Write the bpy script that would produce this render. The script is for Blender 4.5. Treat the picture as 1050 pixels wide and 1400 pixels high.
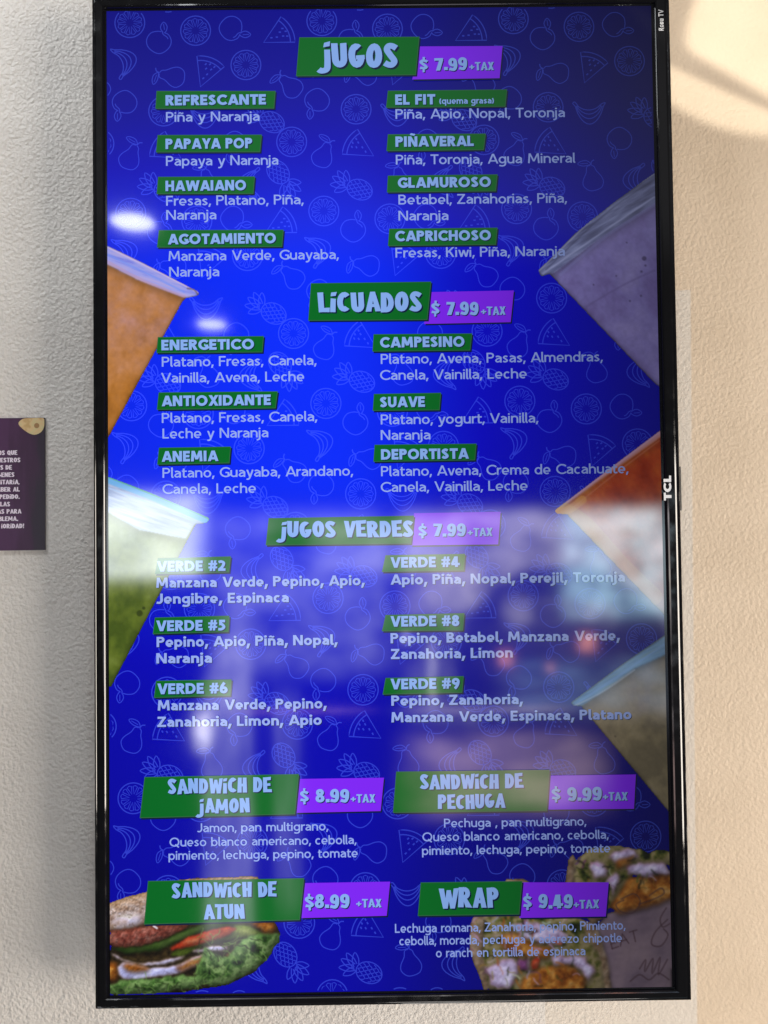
import bpy, math, random
from mathutils import Vector, Matrix, noise

# ------------------------------------------------------------------ camera, world, lamps, exposure
scene = bpy.context.scene
for o in list(bpy.data.objects):
    bpy.data.objects.remove(o)
COL = scene.collection

cam_data = bpy.data.cameras.new('camera')
cam = bpy.data.objects.new('camera', cam_data)
COL.objects.link(cam)
cam.location = (-0.00569, -0.95217, -0.04834)
cam.rotation_euler = (1.595536, 0.012627, -0.003694)
cam_data.sensor_fit = 'VERTICAL'
cam_data.sensor_height = 34.6
cam_data.lens = 34.6 * 1052 / 1400
cam_data.clip_start = 0.02
cam_data.clip_end = 60
scene.camera = cam
scene.render.resolution_x = 768
scene.render.resolution_y = 1024

world = bpy.data.worlds.new('World')
scene.world = world
world.use_nodes = True
world.node_tree.nodes['Background'].inputs[0].default_value = (0.92, 0.95, 1.0, 1)
world.node_tree.nodes['Background'].inputs[1].default_value = 0.02

scene.view_settings.view_transform = 'Standard'
scene.view_settings.look = 'None'
scene.view_settings.exposure = 0.0
scene.view_settings.gamma = 1.0
scene.view_settings.use_curve_mapping = False


def aim(o, target):
    d = Vector(target) - o.location
    o.rotation_euler = d.to_track_quat('-Z', 'Y').to_euler()


def area_lamp(name, loc, target, sx, sy, radiance, color, soft=0.0, mottle=0.0, scale=4.0, shape='RECTANGLE', shapes=()):
    """an area lamp of known radiance; soft = width of its fading rim (0..0.5), mottle = unevenness"""
    d = bpy.data.lights.new(name, 'AREA')
    d.shape = shape
    d.size = sx
    d.size_y = sy
    area = sx * sy * (math.pi / 4 if shape in ('DISK', 'ELLIPSE') else 1)
    d.energy = math.pi * area * radiance
    d.color = color
    o = bpy.data.objects.new(name, d)
    COL.objects.link(o)
    o.location = loc
    aim(o, target)
    if soft or mottle:
        d.use_nodes = True
        nt = d.node_tree
        em = [n for n in nt.nodes if n.type == 'EMISSION'][0]
        g = nt.nodes.new('ShaderNodeNewGeometry')
        sep = nt.nodes.new('ShaderNodeSeparateXYZ')
        nt.links.new(g.outputs['Parametric'], sep.inputs[0])

        def m(op, a, b=None):
            n = nt.nodes.new('ShaderNodeMath')
            n.operation = op
            for i, v in enumerate((a, b)):
                if v is None:
                    continue
                if isinstance(v, (int, float)):
                    n.inputs[i].default_value = v
                else:
                    nt.links.new(v, n.inputs[i])
            return n.outputs[0]
        out = None
        if soft:
            for c in (0, 1):
                e = m('MINIMUM', sep.outputs[c], m('SUBTRACT', 1.0, sep.outputs[c]))
                mr = nt.nodes.new('ShaderNodeMapRange')
                mr.interpolation_type = 'SMOOTHSTEP'
                nt.links.new(e, mr.inputs[0])
                mr.inputs[2].default_value = soft
                out = mr.outputs[0] if out is None else m('MULTIPLY', out, mr.outputs[0])
        if mottle:
            nz = nt.nodes.new('ShaderNodeTexNoise')
            nz.inputs['Scale'].default_value = scale
            nz.inputs['Detail'].default_value = 3
            add = nt.nodes.new('ShaderNodeVectorMath')
            add.operation = 'ADD'
            nt.links.new(g.outputs['Parametric'], add.inputs[0])
            add.inputs[1].default_value = (loc[0] * 3.1, loc[2] * 5.3, 0)
            nt.links.new(add.outputs[0], nz.inputs['Vector'])
            mr = nt.nodes.new('ShaderNodeMapRange')
            nt.links.new(nz.outputs[0], mr.inputs[0])
            mr.inputs[1].default_value = 0.35
            mr.inputs[2].default_value = 0.65
            mr.inputs[3].default_value = 1 - mottle
            mr.inputs[4].default_value = 1 + mottle
            out = mr.outputs[0] if out is None else m('MULTIPLY', out, mr.outputs[0])
        for cx, cy, rx, ry, sf, mult in shapes:       # soft ellipses darkening or brightening the lamp's emission
            ex = m('DIVIDE', m('SUBTRACT', sep.outputs[0], cx), rx)
            ey = m('DIVIDE', m('SUBTRACT', sep.outputs[1], cy), ry)
            r = m('SQRT', m('ADD', m('MULTIPLY', ex, ex), m('MULTIPLY', ey, ey)))
            mr = nt.nodes.new('ShaderNodeMapRange')
            mr.interpolation_type = 'SMOOTHSTEP'
            nt.links.new(r, mr.inputs[0])
            mr.inputs[1].default_value = 1 - sf
            mr.inputs[2].default_value = 1 + sf
            mr.inputs[3].default_value = mult
            mr.inputs[4].default_value = 1.0
            out = m('MULTIPLY', out, mr.outputs[0])
        nt.links.new(out, em.inputs['Strength'])
    return o


def spot_lamp(name, loc, target, half_angle, power, color, sx=1.0, sy=1.0, roll=0.0, blend=0.15, radius=0.01):
    d = bpy.data.lights.new(name, 'SPOT')
    d.energy = power
    d.color = color
    d.spot_size = 2 * half_angle
    d.spot_blend = blend
    d.shadow_soft_size = radius
    o = bpy.data.objects.new(name, d)
    COL.objects.link(o)
    o.location = loc
    q = (Vector(target) - o.location).to_track_quat('-Z', 'Y')
    o.rotation_euler = (q.to_matrix() @ Matrix.Rotation(roll, 3, 'Z')).to_euler()
    o.scale = (sx, sy, 1)
    return o


# the room's light: cool from the upper left, warm from the right, pale ceiling
area_lamp('light_upper_left', (-1.20, -0.70, 1.60), (-0.50, 0.06, 0.45), 0.5, 0.5, 25.5, (0.94, 0.97, 1.0))
area_lamp('light_right', (3.6, -1.9, -0.70), (0.0, 0.06, -0.1), 2.0, 2.2, 13.4, (1.0, 0.90, 0.79))
area_lamp('light_low', (0.25, -0.6, -1.6), (0.0, 0.06, -0.6), 0.6, 0.6, 5.0, (1.0, 0.95, 0.90))  # added fill from below, brightening the wall under the television
area_lamp('ceiling_bounce', (0, -1.75, 1.25), (0, -1.75, -5), 6.0, 2.4, 0.13, (0.95, 0.95, 1.0), soft=0.35)  # added sheet lamp standing in for bounce off the unseen ceiling
# downlights in the ceiling
area_lamp('downlight', (-1.00, -2.15, 1.22), (-1.00, -2.15, -5), 0.17, 0.17, 15, (0.92, 0.96, 1.0), shape='DISK')
area_lamp('downlight', (-1.02, -3.70, 1.22), (-1.02, -3.70, -5), 0.17, 0.17, 15, (0.92, 0.96, 1.0), shape='DISK')
# unseen lamps added for the shop front's reflection; the car is shaped into one
CAR_SHAPES = ((0.52, 0.30, 0.33, 0.42, 0.06, 0.10), (0.08, 0.16, 0.20, 0.40, 0.4, 0.22), (0.90, 0.20, 0.16, 0.36, 0.4, 0.35), (0.50, 0.52, 0.16, 0.06, 0.35, 2.6), (0.64, 0.50, 0.05, 0.07, 0.35, 3.4), (0.38, 0.52, 0.05, 0.08, 0.35, 3.4))
for kk, (nm, x, z, sx, sz, rad, col, soft, mot, sc, shp) in enumerate((
        ('reflection_light', 1.02, -0.56, 1.95, 1.36, 2.6, (1.0, 0.91, 0.95), 0.08, 0.55, 8.0, CAR_SHAPES),
        ('reflection_light', 1.50, -0.25, 0.98, 0.74, 4.2, (0.52, 0.86, 1.0), 0.14, 0.50, 7.0, ((0.45, 0.45, 0.10, 0.12, 0.3, 0.5),)),
        ('reflection_light', 1.25, -0.98, 1.30, 0.40, 1.0, (0.36, 0.64, 1.0), 0.25, 0.7, 6.0, ()),
        ('reflection_light', 0.62, -1.12, 1.30, 0.045, 2.4, (1.0, 0.86, 0.86), 0.30, 0.7, 9.0, ()),
        ('reflection_light', 0.42, -0.34, 0.50, 0.44, 1.3, (1.0, 0.90, 0.55), 0.30, 0.4, 5.0, ()),
        ('reflection_light', 0.72, -1.52, 1.45, 0.62, 2.0, (1.0, 0.70, 0.66), 0.26, 0.5, 4.0, ()),
        ('reflection_light', -1.46, -0.06, 0.90, 0.62, 8.2, (0.90, 0.97, 1.0), 0.20, 0.25, 3.0, ()),
        ('reflection_light', -0.50, -0.42, 1.30, 1.15, 1.15, (0.90, 0.90, 1.0), 0.18, 0.8, 5.0, ()),
        ('reflection_light', 0.02, -0.14, 1.00, 0.40, 1.3, (1.0, 0.95, 0.90), 0.25, 0.5, 5.0, ()),
        ('reflection_light', -0.96, -1.80, 0.34, 1.85, 1.5, (0.92, 0.92, 1.0), 0.12, 0.5, 4.0, ()),
        ('reflection_light', -0.60, -1.70, 0.20, 1.60, 0.8, (0.92, 0.92, 1.0), 0.20, 0.5, 4.0, ()),
        ('reflection_light', -1.12, -1.26, 0.17, 0.36, 12.0, (1.0, 0.98, 0.94), 0.50, 0.6, 7.0, ()),
        ('reflection_light', -0.95, -0.92, 0.34, 0.60, 2.2, (1.0, 0.98, 0.96), 0.40, 0.5, 4.0, ()),
        ('reflection_light', -0.52, -1.16, 1.10, 0.03, 2.4, (1.0, 0.50, 0.60), 0.30, 0.6, 9.0, ()),
        ('reflection_light', 0.30, -0.95, 0.08, 0.60, 3.0, (1.0, 0.98, 0.94), 0.35, 0.7, 6.0, ()),
        ('reflection_light', 0.14, -0.72, 0.07, 0.10, 5.0, (1.0, 0.98, 0.94), 0.40, 0.3, 6.0, ()),
        ('brake_light', 0.77, -0.86, 0.14, 0.16, 5.0, (1.0, 0.34, 0.18), 0.40, 0.4, 3.0, ()),
        ('brake_light', 1.29, -0.77, 0.17, 0.18, 6.0, (1.0, 0.36, 0.20), 0.40, 0.4, 3.0, ()),
        ('brake_light', 1.06, -0.93, 0.09, 0.10, 3.6, (1.0, 0.36, 0.22), 0.40, 0.4, 3.0, ()))):
    area_lamp(nm, (x, -3.6 - 0.02 * kk, z), (x, 3, z), sx, sz, rad, col, soft, mot, sc, shapes=shp)


def sun_glint():
    """sunlight thrown back by curved glass outside: a spot whose beam carries the two bent streaks"""
    lx, ly, lz, wy = 0.53, -0.85, 0.585, 0.065
    o = spot_lamp('sun_glint', (lx, ly, lz), (lx, 0, lz), math.radians(24), 25.0, (1.0, 0.96, 0.85), blend=0.25, radius=0.004)
    o.data.use_nodes = True
    nt = o.data.node_tree
    em = [n for n in nt.nodes if n.type == 'EMISSION'][0]
    tc = nt.nodes.new('ShaderNodeTexCoord')
    sep = nt.nodes.new('ShaderNodeSeparateXYZ')
    nt.links.new(tc.outputs['Normal'], sep.inputs[0])

    def m(op, a, b=None, c=None):
        n = nt.nodes.new('ShaderNodeMath')
        n.operation = op
        for i, v in enumerate((a, b, c)):
            if v is None:
                continue
            if isinstance(v, (int, float)):
                n.inputs[i].default_value = v
            else:
                nt.links.new(v, n.inputs[i])
        return n.outputs[0]

    def step(v, soft):
        n = nt.nodes.new('ShaderNodeMapRange')
        n.interpolation_type = 'SMOOTHSTEP'
        nt.links.new(v, n.inputs[0])
        n.inputs[1].default_value = -soft
        n.inputs[2].default_value = soft
        return n.outputs[0]
    d = wy - ly
    az = m('ABSOLUTE', sep.outputs[2])
    X = m('ADD', m('MULTIPLY', m('DIVIDE', sep.outputs[0], az), d), lx)      # where the ray meets the wall
    Z = m('ADD', m('MULTIPLY', m('DIVIDE', sep.outputs[1], az), d), lz)
    t = m('SUBTRACT', X, 0.3945)
    # upper patch: above a slanting edge, right of a bowed one
    e1 = m('SUBTRACT', Z, m('ADD', 0.6040, m('MULTIPLY', t, -0.60)))
    zb = m('SUBTRACT', Z, 0.605)
    e2 = m('SUBTRACT', m('SUBTRACT', X, 0.4125), m('MULTIPLY', m('MULTIPLY', zb, zb), 4.5))
    up = m('MULTIPLY', step(e1, 0.012), step(e2, 0.012))
    # lower patch: between two curves
    e3 = m('SUBTRACT', m('ADD', 0.5690, m('MULTIPLY', t, -0.47)), Z)
    e4 = m('SUBTRACT', Z, m('ADD', m('ADD', 0.5170, m('MULTIPLY', t, -0.66)), m('MULTIPLY', m('MULTIPLY', t, t), 2.6)))
    lo = m('MULTIPLY', m('MULTIPLY', step(e3, 0.009), step(e4, 0.011)), 0.86)
    tot = m('MAXIMUM', up, lo)
    nt.links.new(tot, em.inputs['Strength'])


sun_glint()


# ------------------------------------------------------------------ helpers
def lin(r, g, b):
    f = lambda c: (c / 12.92 if c <= 0.04045 else ((c + 0.055) / 1.055) ** 2.4)
    return tuple(f(v / 255.0) for v in (r, g, b))


class MB:
    """collects polygons; build() links them as one mesh object"""

    def __init__(self):
        self.v, self.f, self.m = [], [], []

    def poly(self, pts, mat=0):
        n = len(self.v)
        self.v += [tuple(p) for p in pts]
        self.f.append(tuple(range(n, n + len(pts))))
        self.m.append(mat)

    def mesh(self, name, mats):
        me = bpy.data.meshes.new(name)
        me.from_pydata(self.v, [], self.f)
        for mt in mats:
            me.materials.append(mt)
        if len(mats) > 1:
            me.polygons.foreach_set('material_index', self.m)
        me.update()
        return me

    def build(self, name, mats, parent=None, loc=(0, 0, 0), smooth=False):
        if not isinstance(mats, (list, tuple)):
            mats = [mats]
        me = self.mesh(name, mats)
        if smooth:
            me.polygons.foreach_set('use_smooth', [True] * len(me.polygons))
        return link(name, me, parent, loc)


def link(name, me, parent=None, loc=(0, 0, 0)):
    o = bpy.data.objects.new(name, me)
    COL.objects.link(o)
    o.parent = parent
    o.location = loc
    return o


def tag(o, label=None, cat=None, kind=None, group=None):
    for k, v in (('label', label), ('category', cat), ('kind', kind), ('group', group)):
        if v:
            o[k] = v
    return o


def nodes_of(mat):
    mat.use_nodes = True
    return mat.node_tree, mat.node_tree.nodes['Principled BSDF']


def math_node(nt, op, a, b=None, c=None):
    n = nt.nodes.new('ShaderNodeMath')
    n.operation = op
    for i, v in enumerate((a, b, c)):
        if v is None:
            continue
        if isinstance(v, (int, float)):
            n.inputs[i].default_value = v
        else:
            nt.links.new(v, n.inputs[i])
    return n.outputs[0]


def ramp_node(nt, fac, stops, interp='EASE'):
    n = nt.nodes.new('ShaderNodeValToRGB')
    cr = n.color_ramp
    cr.interpolation = interp
    while len(cr.elements) < len(stops):
        cr.elements.new(0.5)
    for e, (p, c) in zip(cr.elements, stops):
        e.position = p
        e.color = (c, c, c, 1) if isinstance(c, (int, float)) else (*c, 1)
    if fac is not None:
        nt.links.new(fac, n.inputs[0])
    return n.outputs[0]


def simple_mat(name, color, rough=0.5, spec=0.5):
    m = bpy.data.materials.new(name)
    nt, b = nodes_of(m)
    b.inputs['Base Color'].default_value = (*color, 1)
    b.inputs['Roughness'].default_value = rough
    b.inputs['Specular IOR Level'].default_value = spec
    return m


# ------------------------------------------------------------------ the wall
WALL_Y = 0.065


def wall_material():
    m = bpy.data.materials.new('orange_peel_paint')
    nt, b = nodes_of(m)
    tc = nt.nodes.new('ShaderNodeTexCoord')
    sep = nt.nodes.new('ShaderNodeSeparateXYZ')
    nt.links.new(tc.outputs['Object'], sep.inputs[0])
    X, Z = sep.outputs[0], sep.outputs[2]
    wob = nt.nodes.new('ShaderNodeTexNoise')
    wob.inputs['Scale'].default_value = 90
    wob.inputs['Detail'].default_value = 2
    nt.links.new(tc.outputs['Object'], wob.inputs['Vector'])
    w = math_node(nt, 'MULTIPLY', math_node(nt, 'SUBTRACT', wob.outputs[0], 0.5), 0.006)
    # beige tone: its left edge runs down just beside the television, with a step in it
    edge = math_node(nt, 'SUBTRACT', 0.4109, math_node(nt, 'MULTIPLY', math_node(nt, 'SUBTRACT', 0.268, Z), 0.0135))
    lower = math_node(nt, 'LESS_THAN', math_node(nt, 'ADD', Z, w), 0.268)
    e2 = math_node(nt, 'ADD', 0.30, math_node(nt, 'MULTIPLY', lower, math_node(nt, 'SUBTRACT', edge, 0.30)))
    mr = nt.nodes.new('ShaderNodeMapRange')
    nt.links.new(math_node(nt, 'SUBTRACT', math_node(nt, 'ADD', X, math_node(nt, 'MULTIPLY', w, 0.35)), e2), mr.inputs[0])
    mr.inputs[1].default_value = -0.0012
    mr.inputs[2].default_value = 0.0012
    # slight unevenness of both tones
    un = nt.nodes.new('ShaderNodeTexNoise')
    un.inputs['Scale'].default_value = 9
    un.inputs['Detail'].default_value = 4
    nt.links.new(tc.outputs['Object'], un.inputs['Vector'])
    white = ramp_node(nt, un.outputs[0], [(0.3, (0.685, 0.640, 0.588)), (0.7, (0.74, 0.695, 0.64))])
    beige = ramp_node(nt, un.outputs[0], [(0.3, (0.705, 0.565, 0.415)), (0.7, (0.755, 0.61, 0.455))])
    # beside the beige the white has a warmer tone
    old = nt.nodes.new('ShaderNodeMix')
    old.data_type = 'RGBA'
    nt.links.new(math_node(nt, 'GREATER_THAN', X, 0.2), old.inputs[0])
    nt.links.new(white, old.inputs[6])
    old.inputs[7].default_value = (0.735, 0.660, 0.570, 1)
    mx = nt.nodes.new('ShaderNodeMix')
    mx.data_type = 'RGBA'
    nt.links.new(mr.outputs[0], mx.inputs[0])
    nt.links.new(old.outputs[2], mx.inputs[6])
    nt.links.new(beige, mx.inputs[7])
    # dried smear of filler beside the notice
    sx = math_node(nt, 'SUBTRACT', 1.0, math_node(nt, 'MULTIPLY', math_node(nt, 'ABSOLUTE', math_node(nt, 'ADD', math_node(nt, 'ADD', X, w), 0.4435)), 240.0))
    sz = math_node(nt, 'SUBTRACT', 1.0, math_node(nt, 'MULTIPLY', math_node(nt, 'ABSOLUTE', math_node(nt, 'ADD', math_node(nt, 'MULTIPLY', w, 5.0), math_node(nt, 'ADD', Z, 0.005))), 13.0))
    sm = math_node(nt, 'MULTIPLY', math_node(nt, 'MULTIPLY', math_node(nt, 'MINIMUM', math_node(nt, 'MAXIMUM', sx, 0.0), 1.0), math_node(nt, 'GREATER_THAN', sz, 0.0)), 0.5)
    mx2 = nt.nodes.new('ShaderNodeMix')
    mx2.data_type = 'RGBA'
    nt.links.new(sm, mx2.inputs[0])
    nt.links.new(mx.outputs[2], mx2.inputs[6])
    mx2.inputs[7].default_value = (0.80, 0.75, 0.70, 1)
    mx = mx2
    # a few dark specks and scuffs
    sp = nt.nodes.new('ShaderNodeTexVoronoi')
    sp.inputs['Scale'].default_value = 11
    nt.links.new(tc.outputs['Object'], sp.inputs['Vector'])
    speck = ramp_node(nt, sp.outputs['Distance'], [(0.0, 0.45), (0.012, 1.0)], 'LINEAR')
    mul = nt.nodes.new('ShaderNodeMix')
    mul.data_type = 'RGBA'
    mul.blend_type = 'MULTIPLY'
    mul.inputs[0].default_value = 1
    nt.links.new(mx.outputs[2], mul.inputs[6])
    nt.links.new(speck, mul.inputs[7])
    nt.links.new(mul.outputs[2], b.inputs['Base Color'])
    b.inputs['Roughness'].default_value = 0.42
    b.inputs['Specular IOR Level'].default_value = 0.3
    # orange peel relief
    n1 = nt.nodes.new('ShaderNodeTexNoise')
    n1.inputs['Scale'].default_value = 210
    n1.inputs['Detail'].default_value = 4
    n1.inputs['Roughness'].default_value = 0.55
    nt.links.new(tc.outputs['Object'], n1.inputs['Vector'])
    vo = nt.nodes.new('ShaderNodeTexVoronoi')
    vo.feature = 'SMOOTH_F1'
    vo.inputs['Scale'].default_value = 215
    vo.inputs['Smoothness'].default_value = 0.6
    nt.links.new(tc.outputs['Object'], vo.inputs['Vector'])
    n2 = nt.nodes.new('ShaderNodeTexNoise')
    n2.inputs['Scale'].default_value = 420
    n2.inputs['Detail'].default_value = 2
    nt.links.new(tc.outputs['Object'], n2.inputs['Vector'])
    hgt = math_node(nt, 'SUBTRACT', n1.outputs[0], math_node(nt, 'MULTIPLY', vo.outputs['Distance'], 0.45))
    hgt = math_node(nt, 'ADD', hgt, math_node(nt, 'MULTIPLY', n2.outputs[0], 0.10))
    bp = nt.nodes.new('ShaderNodeBump')
    nt.links.new(ramp_node(nt, math_node(nt, 'ADD', math_node(nt, 'MULTIPLY', X, 2.0), 0.2), [(0.0, 0.98), (0.55, 0.7), (0.9, 0.42)], 'LINEAR'), bp.inputs['Strength'])
    bp.inputs['Distance'].default_value = 0.0022
    nt.links.new(hgt, bp.inputs['Height'])
    nt.links.new(bp.outputs[0], b.inputs['Normal'])
    return m


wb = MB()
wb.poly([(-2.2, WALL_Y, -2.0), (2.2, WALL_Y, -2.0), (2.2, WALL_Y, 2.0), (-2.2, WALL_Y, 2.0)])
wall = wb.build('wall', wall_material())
tag(wall, 'orange peel textured wall, white on the left and beige on the right', kind='structure')


# ------------------------------------------------------------------ the two letterings, drawn as strokes
class Pen:
    """glyphs as strokes; y up, baseline 0, cap height 1; polygons in reading order"""

    def __init__(self, w):
        self.w, self.h, self.q = w, w / 2, []

    def quad(self, *p):
        self.q.append([list(p)])

    def line(self, x0, y0, x1, y1, w=None):
        w = (w or self.w) / 2
        dx, dy = x1 - x0, y1 - y0
        l = math.hypot(dx, dy)
        nx, ny = -dy / l * w, dx / l * w
        self.quad((x0 + nx, y0 + ny), (x1 + nx, y1 + ny), (x1 - nx, y1 - ny), (x0 - nx, y0 - ny))

    def diag(self, x0, y0, x1, y1, w=None):
        """slanted stroke with level ends"""
        t = (w or self.w) * math.hypot(x1 - x0, y1 - y0) / abs(y1 - y0) / 2
        self.quad((x0 - t, y0), (x0 + t, y0), (x1 + t, y1), (x1 - t, y1))

    def path(self, pts, w=None, closed=False):
        w = (w or self.w) / 2
        n = len(pts)
        side = []
        for i, (x, y) in enumerate(pts):
            a = pts[(i - 1) % n] if (closed or i > 0) else pts[i]
            b = pts[(i + 1) % n] if (closed or i < n - 1) else pts[i]
            dx, dy = b[0] - a[0], b[1] - a[1]
            l = math.hypot(dx, dy) or 1
            side.append((-dy / l * w, dx / l * w))
        strip = []
        for i in range(n if closed else n - 1):
            j = (i + 1) % n
            (x0, y0), (x1, y1) = pts[i], pts[j]
            a, b = side[i], side[j]
            strip.append([(x0 + a[0], y0 + a[1]), (x1 + b[0], y1 + b[1]), (x1 - b[0], y1 - b[1]), (x0 - a[0], y0 - a[1])])
        self.q.append(strip)

    def arc(self, cx, cy, rx, ry, a0, a1, w=None, n=None):
        n = n or max(5, int(abs(a1 - a0) / 18))
        full = abs(abs(a1 - a0) - 360) < 1e-3
        k = n if full else n + 1
        self.path([(cx + rx * math.cos(math.radians(a0 + (a1 - a0) * i / n)), cy + ry * math.sin(math.radians(a0 + (a1 - a0) * i / n))) for i in range(k)], w, full)

    def curve(self, pts, w=None, n=5):
        self.path(smooth_line(pts, n), w)

    def dot(self, cx, cy, r, n=10):
        self.q.append([[(cx + r * math.cos(2 * math.pi * i / n), cy + r * math.sin(2 * math.pi * i / n)) for i in range(n)]])


def smooth_line(pts, n=5, closed=False):
    out = []
    m = len(pts)
    for i in range(m if closed else m - 1):
        p0 = pts[(i - 1) % m] if closed or i > 0 else pts[i]
        p1, p2 = pts[i], pts[(i + 1) % m]
        p3 = pts[(i + 2) % m] if closed or i < m - 2 else pts[(i + 1) % m]
        for k in range(n):
            t = k / n
            out.append(tuple(0.5 * (2 * b + (c - a) * t + (2 * a - 5 * b + 4 * c - d) * t * t + (3 * b - a - 3 * c + d) * t ** 3) for a, b, c, d in zip(p0, p1, p2, p3)))
    if not closed:
        out.append(tuple(pts[-1]))
    return out


XH = 0.71


def s_shape(p, W, H, y0=0.0):
    h = p.h
    m = y0 + H * 0.52
    p.curve([(W - h * 0.7 - 0.02, y0 + H - h - 0.09 * H), (W * 0.52, y0 + H - h), (h + 0.01, y0 + H * 0.73), (W * 0.5, m), (W - h - 0.01, y0 + H * 0.27), (W * 0.46, y0 + h), (h * 0.7 - 0.01, y0 + h + 0.10 * H)], n=5)


def sans(ch, w):
    """humanist sans; returns (pen, advance)"""
    p = Pen(w)
    h, x = p.h, XH
    sp = 0.085
    W = 0.6
    if ch == ' ':
        return p, 0.40
    if ch in 'ñÑ':
        q, adv = sans('n' if ch == 'ñ' else 'N', w)
        y = x + 0.16 if ch == 'ñ' else 1.17
        c = adv / 2 - sp / 2
        q.curve([(c - 0.19, y - 0.04), (c - 0.09, y + 0.05), (c + 0.07, y - 0.03), (c + 0.18, y + 0.05)], w * 0.72, 4)
        return q, adv
    if ch == 'A':
        W = 0.80 + w * 0.5
        a, b = w * 0.53, W / 2
        p.diag(a, 0, b - w * 0.05, 1)
        p.diag(W - a, 0, b + w * 0.05, 1)
        p.line(W * 0.25, 0.27, W * 0.75, 0.27, w * 0.9)
        sp = 0.02
    elif ch == 'B':
        W = 0.60 + w * .3
        p.line(h, 0, h, 1)
        for y0, y1, r in ((0, 0.54, W), (0.46 + h * .2, 1, W - 0.05)):
            ym, ry = (y0 + y1) / 2, (y1 - y0) / 2 - h
            p.line(w, y0 + h, r - ry - h, y0 + h)
            p.line(w, y1 - h, r - ry - h, y1 - h)
            p.arc(r - ry - h, ym, ry, ry, -90, 90)
    elif ch in 'CG':
        W = 0.74 + w * .3
        r = 0.5 - h
        p.arc(0.5, 0.5, r, r + 0.01, 42, 318 if ch == 'C' else 335, n=16)
        if ch == 'G':
            p.line(W - h, 0.10, W - h, 0.50)
            p.line(W * 0.60, 0.46, W - w, 0.46, w * 0.9)
    elif ch == 'D':
        W = 0.76 + w * .3
        p.line(h, 0, h, 1)
        p.line(w, h, W * 0.45, h)
        p.line(w, 1 - h, W * 0.45, 1 - h)
        p.arc(W * 0.45, 0.5, W * 0.55 - h, 0.5 - h, -90, 90)
    elif ch in 'EF':
        W = 0.50 + w * .35
        p.line(h, 0, h, 1)
        p.line(w, 1 - h, W, 1 - h)
        p.line(w, 0.5, W - 0.04, 0.5, w * .95)
        if ch == 'E':
            p.line(w, h, W + 0.01, h)
    elif ch == 'H':
        W = 0.70 + w * .3
        p.line(h, 0, h, 1)
        p.line(W - h, 0, W - h, 1)
        p.line(w, 0.51, W - w, 0.51, w * .95)
    elif ch == 'I':
        W = w
        p.line(h, 0, h, 1)
        sp = 0.11
    elif ch == 'J':
        W = 0.40 + w * .4
        p.curve([(0.0, 0.10 + h * .3), (0.10, h), (W * 0.55, h + 0.01), (W - h, 0.28), (W - h, 0.6), (W - h, 1.0)], n=5)
    elif ch == 'K':
        W = 0.62 + w * .35
        p.line(h, 0, h, 1)
        p.diag(h * 1.6, 0.44, W - w * .62, 1)
        p.diag(W * 0.42, 0.58, W - w * .55, 0)
    elif ch == 'k':
        W = 0.46 + w * .35
        p.line(h, 0, h, x)
        p.diag(h * 1.6, x * .44, W - w * .62, x)
        p.diag(W * 0.42, x * .58, W - w * .55, 0)
    elif ch == 'L':
        W = 0.47 + w * .35
        p.line(h, 0, h, 1)
        p.line(w, h, W, h)
    elif ch == 'M':
        W = 0.92 + w * .4
        a = 0.04
        p.diag(h + a * .2, 0, h + a + 0.03, 1)
        p.diag(W - h - a * .2, 0, W - h - a - 0.03, 1)
        p.diag(h + a + 0.05, 1, W / 2, 0.18, w * .92)
        p.diag(W - h - a - 0.05, 1, W / 2, 0.18, w * .92)
    elif ch == 'N':
        W = 0.73 + w * .3
        p.line(h, 0, h, 1)
        p.line(W - h, 0, W - h, 1)
        p.diag(h + 0.02, 1, W - h - 0.02, 0, w * .95)
    elif ch in 'OQ':
        W = 0.98
        p.arc(W / 2, 0.5, W / 2 - h, 0.51 - h, 0, 360, n=22)
        if ch == 'Q':
            p.line(W * 0.58, 0.24, W * 0.93, -0.10)
    elif ch in 'PR':
        W = 0.58 + w * .3
        p.line(h, 0, h, 1)
        y0 = 0.42
        ry = (1 - y0) / 2 - h
        p.line(w, 1 - h, W - ry - h, 1 - h)
        p.line(w, y0 + h, W - ry - h, y0 + h)
        p.arc(W - ry - h, (1 + y0) / 2, ry, ry, -90, 90)
        if ch == 'R':
            p.diag(W * 0.45, y0 + h, W + 0.02 - h * .7, 0)
            W += 0.03
    elif ch == 'S':
        W = 0.56 + w * .3
        s_shape(p, W, 1.0)
    elif ch == 'T':
        W = 0.62 + w * .3
        p.line(W / 2, 0, W / 2, 1 - w)
        p.line(0, 1 - h, W, 1 - h)
        sp = 0.04
    elif ch == 'U':
        W = 0.68 + w * .3
        r = W / 2 - h
        p.line(h, h + r, h, 1)
        p.line(W - h, h + r, W - h, 1)
        p.arc(W / 2, h + r, r, r + 0.01, 180, 360)
    elif ch == 'V':
        W = 0.76 + w * .5
        p.diag(w * .53, 1, W / 2 - w * .05, 0)
        p.diag(W - w * .53, 1, W / 2 + w * .05, 0)
        sp = 0.02
    elif ch == 'W':
        W = 1.06 + w * .8
        a = W * 0.28
        p.diag(w * .53, 1, a, 0)
        p.diag(W / 2, 0.98, a, 0)
        p.diag(W / 2, 0.98, W - a, 0)
        p.diag(W - w * .53, 1, W - a, 0)
        sp = 0.03
    elif ch == 'X':
        W = 0.72 + w * .5
        p.diag(w * .55, 0, W - w * .58, 1)
        p.diag(W - w * .55, 0, w * .58, 1)
        sp = 0.02
    elif ch == 'Y':
        W = 0.70 + w * .5
        p.line(W / 2, 0, W / 2, 0.45)
        p.diag(W / 2, 0.38, w * .55, 1)
        p.diag(W / 2, 0.38, W - w * .55, 1)
        sp = 0.01
    elif ch == 'Z':
        W = 0.62 + w * .35
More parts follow.
